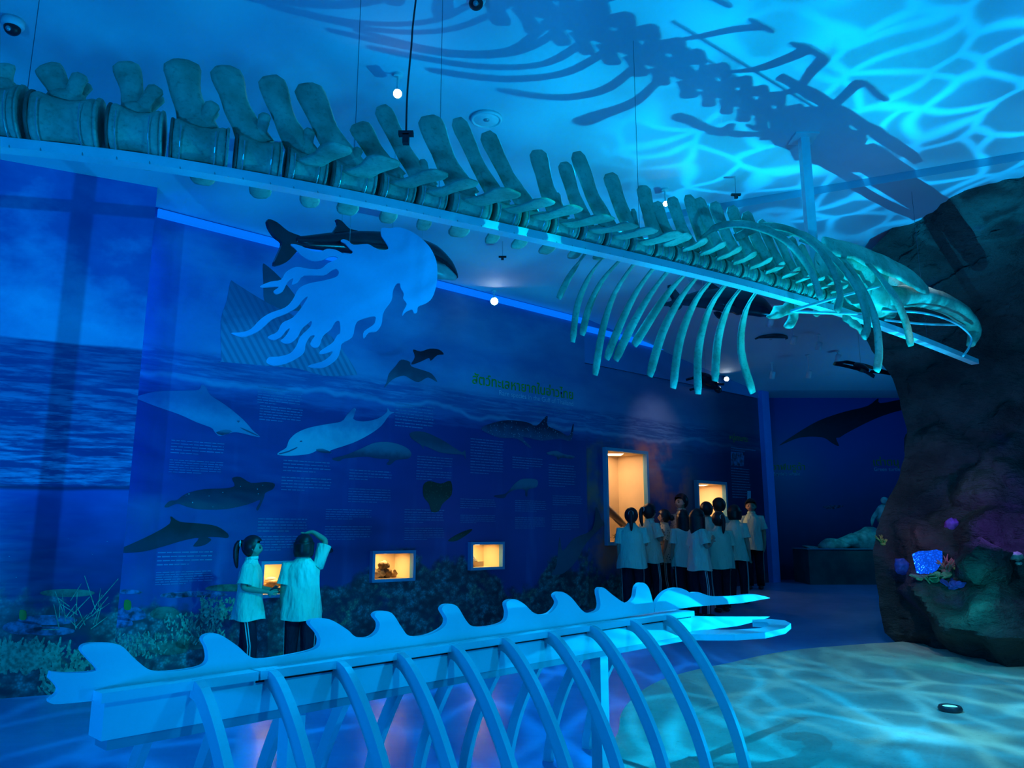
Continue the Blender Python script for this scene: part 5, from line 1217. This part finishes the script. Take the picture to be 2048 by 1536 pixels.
def person(px, head_py, Y, face, label, shirt='shirt', hair='short', arms=('down', 'down'), stripes=True, stride=.03, hem=.43, group=None, look=0.0, wide=1.0, skirt=False):
    top = at_y(px, head_py, Y); fz = floor_z(top.x, top.y); H = top.z - fz
    base = Vector((top.x, top.y, fz)); rot = Matrix.Translation(base) @ Matrix.Rotation(R(face), 4, 'Z')
    J = [(None, (0, 0, .50), .072), (0, (0, .004, .60), .066), (1, (0, 0, .72), .076), (2, (0, -.004, .81), .040), (3, (0, .002, .845), .031)]
    hl = math.sin(R(look)) * .02
    J += [(4, (hl * .5, .014, .872), .040), (5, (hl, .010, .920), .060), (6, (hl * .6, -.004, .962), .050)]
    HC = Vector((hl * .9, .006, .928))
    fwd = Vector((math.sin(R(look)), math.cos(R(look)), 0)); sd = Vector((fwd.y, -fwd.x, 0))
    hi = 6
    J.append((hi, tuple(Vector((hl, .01, .912)) + fwd * .066), .009))
    for s in (-1, 1): J.append((hi, tuple(Vector((hl, .004, .915)) + sd * (s * .066)), .011))
    limb = {}
    for s, pose in ((-1, arms[0]), (1, arms[1])):
        sh = Vector((s * .092 * wide, -.004, .782))
        if pose == 'down': el, wr, hd = Vector((s * .125, -.012, .63)), Vector((s * .125, .035, .485)), Vector((s * -.04, .2, -1))
        elif pose == 'fwd': el, wr, hd = Vector((s * .122, -.02, .65)), Vector((s * .10, .125, .625)), Vector((-s * .15, 1, -.1))
        elif pose == 'bent': el, wr, hd = Vector((s * .135, .01, .645)), Vector((s * .05, .12, .70)), Vector((-s * .7, .5, .5))
        elif pose == 'over': el, wr, hd = Vector((s * .150, .035, .955)), Vector((s * .055, .05, 1.020)), Vector((-s * 1, .15, -.25))
        elif pose == 'up': el, wr, hd = Vector((s * .13, .07, .70)), Vector((s * .09, .13, .82)), Vector((-s * .3, .3, 1))
        hd.normalize()
        k = len(J); J.append((2, tuple(sh), .040)); J.append((k, tuple(sh.lerp(el, .5)), .031)); J.append((k + 1, tuple(el), .024)); J.append((k + 2, tuple(el.lerp(wr, .45)), .023)); J.append((k + 3, tuple(wr), .0155))
        pl = wr + hd * .035; J.append((k + 4, tuple(pl), .0185)); pi = k + 5
        side = hd.cross(Vector((s, 0, 0)) if abs(hd.x) < .8 else UZ).normalized(); curl = hd.cross(side).normalized() * (-s if pose != 'fwd' else 1)
        kn = pl + hd * .016
        for f, (off, L) in enumerate(((-.016, .030), (-.0055, .036), (.0055, .034), (.016, .026))):
            a = kn + side * off; j0 = len(J)
            J.append((pi, tuple(a), .0062)); J.append((j0, tuple(a + hd * L * .5 + curl * .004), .0056)); J.append((j0 + 1, tuple(a + hd * L * .9 + curl * .014), .0046))
        a = wr + hd * .022 + side * .020; j0 = len(J); J.append((pi, tuple(a), .0068)); J.append((j0, tuple(a + (hd + side * .7).normalized() * .022 + curl * .006), .0058))
        limb[s] = (sh, el, wr, hd)
    legs = {}
    for s in (-1, 1):
        st = stride * s; hp, kn_, an = Vector((s * .050, 0, .475)), Vector((s * .055, .012 + st * .5, .27)), Vector((s * .058, -.012 + st, .045))
        k = len(J); J.append((0, tuple(hp), .056)); J.append((k, tuple(kn_), .036)); J.append((k + 1, tuple(kn_.lerp(an, .4) + Vector((0, -.008, 0))), .034)); J.append((k + 2, tuple(an), .022)); J.append((k + 3, tuple(an + Vector((0, .03, -.020))), .020)); J.append((k + 4, tuple(an + Vector((0, .085, -.028))), .015))
        legs[s] = (hp, kn_, an)
    me = skin_body(J, H); me.materials.clear(); me.materials.append(M['skin'])
    body = bpy.data.objects.new('person', me); COL.objects.link(body); body.matrix_basis = rot; tag(body, label, 'person', group)
    def kid(b, name, mat, smooth=True):
        b.v = [tuple(Vector(p) * H) for p in b.v]; o = b.build(name, mat, None, smooth); o.parent = body; return o
    # shirt
    rg = random.Random(int(px)); ph = rg.uniform(0, 6)
    SEG = 28; rings = []
    for z, rx, ry, cy in ((hem, .124, .110, 0), (hem + .05, .120, .104, 0), (.56, .113, .094, 0), (.64, .106, .083, 0), (.71, .107, .082, 0), (.755, .108, .076, 0), (.788, .092, .064, 0), (.815, .062, .050, -.002), (.838, .043, .042, .0), (.850, .038, .038, .002)):
        amp = .016 * sstep(.80, hem, z)
        rings.append([Vector(((rx * wide + amp * math.sin(5 * a + ph + z * 9) * .6 + amp * .5 * math.sin(9 * a + z * 20 + ph)) * math.cos(a), (ry * wide + amp * math.sin(4 * a + ph * 2 + z * 12) * .6) * math.sin(a) + cy, z + (.006 * math.sin(3 * a + ph) if z == hem else 0))) for a in [2 * math.pi * k / SEG for k in range(SEG)]])
    b = MB().loft(rings, False)
    sh_o = kid(b, 'shirt', shirt)
    for s in (-1, 1):
        sh, el, wr, hd = limb[s]; a = Vector((s * .060 * wide, -.002, .780)); e = sh.lerp(el, .82)
        pts = [a, sh + Vector((s * .004, 0, .002)), sh.lerp(el, .4), e]
        b = MB().tube(pts, [.036, .043, .045, .052], 14, False); o = kid(b, 'sleeve', shirt)
    b = MB().tube([Vector((.040 * math.cos(t_), .040 * math.sin(t_) + .002, .846 + .006 * math.sin(t_))) for t_ in [2 * math.pi * q / 14 for q in range(15)]], .009, 6, False, (1.4, .6)); kid(b, 'collar', shirt)
    # trousers
    b = MB(); b.loft([[Vector((rx * math.cos(a), ry * math.sin(a), z)) for a in [2 * math.pi * k / 20 for k in range(20)]] for z, rx, ry in ((.58, .088, .066), (.52, .095, .072), (.455, .098, .072))])
    for s in (-1, 1):
        hp, kn_, an = legs[s]; b.tube([hp + Vector((0, 0, .02)), hp.lerp(kn_, .5), kn_, kn_.lerp(an, .5), an + Vector((0, 0, -.005))], [.054, .052, .047, .043, .042], 14)
    kid(b, 'trousers', 'trousers')
    for s in (-1, 1):
        hp, kn_, an = legs[s]
        if stripes:
            for dy in (-.008, .008):
                q = [hp + Vector((s * .0555, dy, 0)), hp.lerp(kn_, .5) + Vector((s * .0530, dy, 0)), kn_ + Vector((s * .0475, dy, 0)), kn_.lerp(an, .5) + Vector((s * .0435, dy, 0)), an + Vector((s * .0425, dy, 0))]
                kid(MB().tube(q, .0042, 6, True, (.5, 1), (s, 0, 0)), 'trouser_stripe', 'stripe')
        c = an + Vector((0, .030, -.026)); b = MB().ball(c, (.030, .066, .024), 12, 7); b.v = [(x, y, max(z, .001)) for x, y, z in b.v]; kid(b, 'shoe', 'shoe')
    # hair
    hb = MB(); ex, ey = sd, fwd; n1, n2 = 18, 12
    rx, ry, rz = .0665, .078, .078
    for i in range(n2 + 1):
        a = -math.pi * .42 + math.pi * .92 * i / n2
        for k in range(n1):
            q = 2 * math.pi * k / n1; f = math.sin(q)          # f=1 faces forward
            low = -.42 if hair != 'short' else -.30
            aa = a
            lim = lerp(low * math.pi, .16 * math.pi, sstep(-.1, .75, f))
            if hair in ('bob', 'long'): lim = lerp(-.40 * math.pi, .16 * math.pi, sstep(.35, .8, f))
            aa = max(aa, lim)
            p = HC + Vector((0, 0, .002)) + ex * (rx * math.cos(aa) * math.cos(q)) + ey * (ry * math.cos(aa) * math.sin(q) * .95 - .006) + UZ * (rz * math.sin(aa))
            hb.v.append(tuple(p))
    for i in range(n2):
        for k in range(n1): hb.f.append((i * n1 + k, i * n1 + (k + 1) % n1, (i + 1) * n1 + (k + 1) % n1, (i + 1) * n1 + k))
    hb.f.append(tuple(n2 * n1 + k for k in range(n1)))
    ho = kid(hb, 'hair', 'hair')
    if hair == 'pony':
        p = HC - fwd * .075 + UZ * .02; q = curve3([p + fwd * .03, p - fwd * .025 + UZ * .005, p - fwd * .040 - UZ * .05, p - fwd * .035 - UZ * .12, p - fwd * .025 - UZ * .17], 3)
        kid(MB().tube(q, [.014, .017, .018, .019, .020, .021, .021, .020, .019, .017, .014, .010, .003], 10), 'ponytail', 'hair')
        kid(MB().tube([p - fwd * .012 + Vector((.02 * math.cos(t_), 0, .02 * math.sin(t_))) for t_ in [6.283 * w_ / 10 for w_ in range(11)]], .006, 5, False), 'hair_tie', 'stripe')
    if hair in ('bob', 'long'):
        bot = .845 if hair == 'bob' else .765; rr = []
        for z in [lerp(.945, bot, k / 7) for k in range(8)]:
            f_ = (z - bot) / (.945 - bot); g_ = 1.02 if f_ > .3 else lerp(.86, 1.02, f_ / .3)
            ring = []
            for k in range(17):
                q = R(200 + 140 * 1.0 * k / 16 - 0) if False else R(lerp(148, 392, k / 16)); ring.append(Vector((HC.x, HC.y, 0)) + ex * (rx * 1.06 * g_ * math.cos(q)) + ey * (ry * 1.05 * g_ * math.sin(q) - .004) + UZ * z)
            for k in range(16, -1, -1):
                q = R(lerp(148, 392, k / 16)); ring.append(Vector((HC.x, HC.y, 0)) + ex * (rx * .86 * g_ * math.cos(q)) + ey * (ry * .86 * g_ * math.sin(q) - .004) + UZ * z)
            rr.append(ring)
        kid(MB().loft(rr), 'hair_length', 'hair')
    if hair == 'bun':
        kid(MB().ball(HC - fwd * .085 - UZ * .02, (.034, .032, .034), 10, 7), 'hair_bun', 'hair')
    for s in (-1, 1):
        e = Vector((HC.x, .0, .918)) + fwd * (.060 + .008) + sd * (s * .024) + Vector((0, .006, 0)) * 0
        kid(MB().ball(e - fwd * .012, (.0085, .0085, .006), 8, 5), 'eye', 'eye'); kid(MB().box(e + UZ * .014 - fwd * .010, (.020, .006, .004)), 'eyebrow', 'hair', False)
    kid(MB().ball(Vector((HC.x, 0, .884)) + fwd * .052, (.016, .008, .005), 8, 5), 'mouth', 'lip')
    def W(v): return rot @ (Vector(v) * H)
    return body, W, limb, H

near = 'children standing at the mural'
kA, WA_, limA, HA = person(506, 1072, 7.30, -82, 'child with a ponytail in pale shirt facing sideways, forearm held out to a lit case', hair='pony', arms=('fwd', 'fwd'), stride=.05, hem=.435, group=near)
kB, WB_, limB, HB = person(609, 1069, 7.45, 14, 'child with bobbed hair in pale shirt, arm raised over the head', hair='bob', arms=('down', 'over'), stride=-.02, hem=.42, group=near, wide=1.12)
# phone in the first child's hand
sh, el, wr, hd = limA[1]; pp = WA_(wr + hd * .055 + UZ * .018)
ph = thing('phone', 'small dark phone held in the ponytailed child\'s hand', 'phone', pp)
MB().box(pp + UZ * .012, (.075, .05, .010), (Vector((.85, 0, .5)).normalized(), Vector((0, 1, 0)), Vector((-.5, 0, .85)).normalized())).build('body', 'black', ph)
MB().box(pp + UZ * .012 + Vector((-.5, 0, .85)) * .006, (.066, .044, .002), (Vector((.85, 0, .5)).normalized(), Vector((0, 1, 0)), Vector((-.5, 0, .85)).normalized())).build('screen', 'eye', ph)
far = 'visitors crowded at the tall cases'
crowd = [
    (1262, 1016, 11.4, -10, 'visitor with low ponytail seen from behind, outermost of the crowd before the tall case', dict(hair='pony', arms=('down', 'bent'), wide=1.16)),
    (1298, 1008, 11.95, -60, 'visitor with swinging ponytail turned towards the crowd beside the tall case', dict(hair='pony', arms=('down', 'bent'))),
    (1328, 1019, 12.45, 75, 'visitor with hair bun in green patterned shirt facing the tall case', dict(shirt='pattern', hair='bun', arms=('down', 'down'))),
    (1362, 988, 12.8, 120, 'tall visitor in cream patterned shirt facing the crowd between the two cases', dict(shirt='pattern', hair='short', arms=('down', 'down'), stripes=False)),
    (1366, 1020, 11.75, 8, 'visitor with long loose hair seen from behind in the middle of the crowd', dict(hair='long', arms=('down', 'down'), wide=1.1)),
    (1394, 1018, 11.1, -75, 'long-haired visitor in front of the crowd with forearm raised', dict(hair='long', arms=('down', 'bent'), wide=.98)),
    (1412, 1004, 12.25, -20, 'short-haired visitor before the smaller tall case', dict(hair='short')),
    (1437, 996, 12.85, 30, 'tallest short-haired visitor blocking the smaller tall case', dict(hair='short', arms=('bent', 'down'), wide=1.05)),
    (1436, 1024, 11.6, 12, 'visitor with dark ponytail and loose untucked shirt seen from behind', dict(hair='pony', arms=('bent', 'down'), wide=1.18)),
    (1468, 1010, 12.4, -40, 'visitor with chin-length hair standing right of the crowd', dict(hair='bob', arms=('down', 'down'))),
    (1501, 998, 14.0, 160, 'short-haired visitor facing outwards beside the blue pillar', dict(hair='short', arms=('down', 'down')))]
for px, hy, Y, fc, lb, kw in crowd:
    person(px, hy, Y, fc, lb, group=far, **kw)
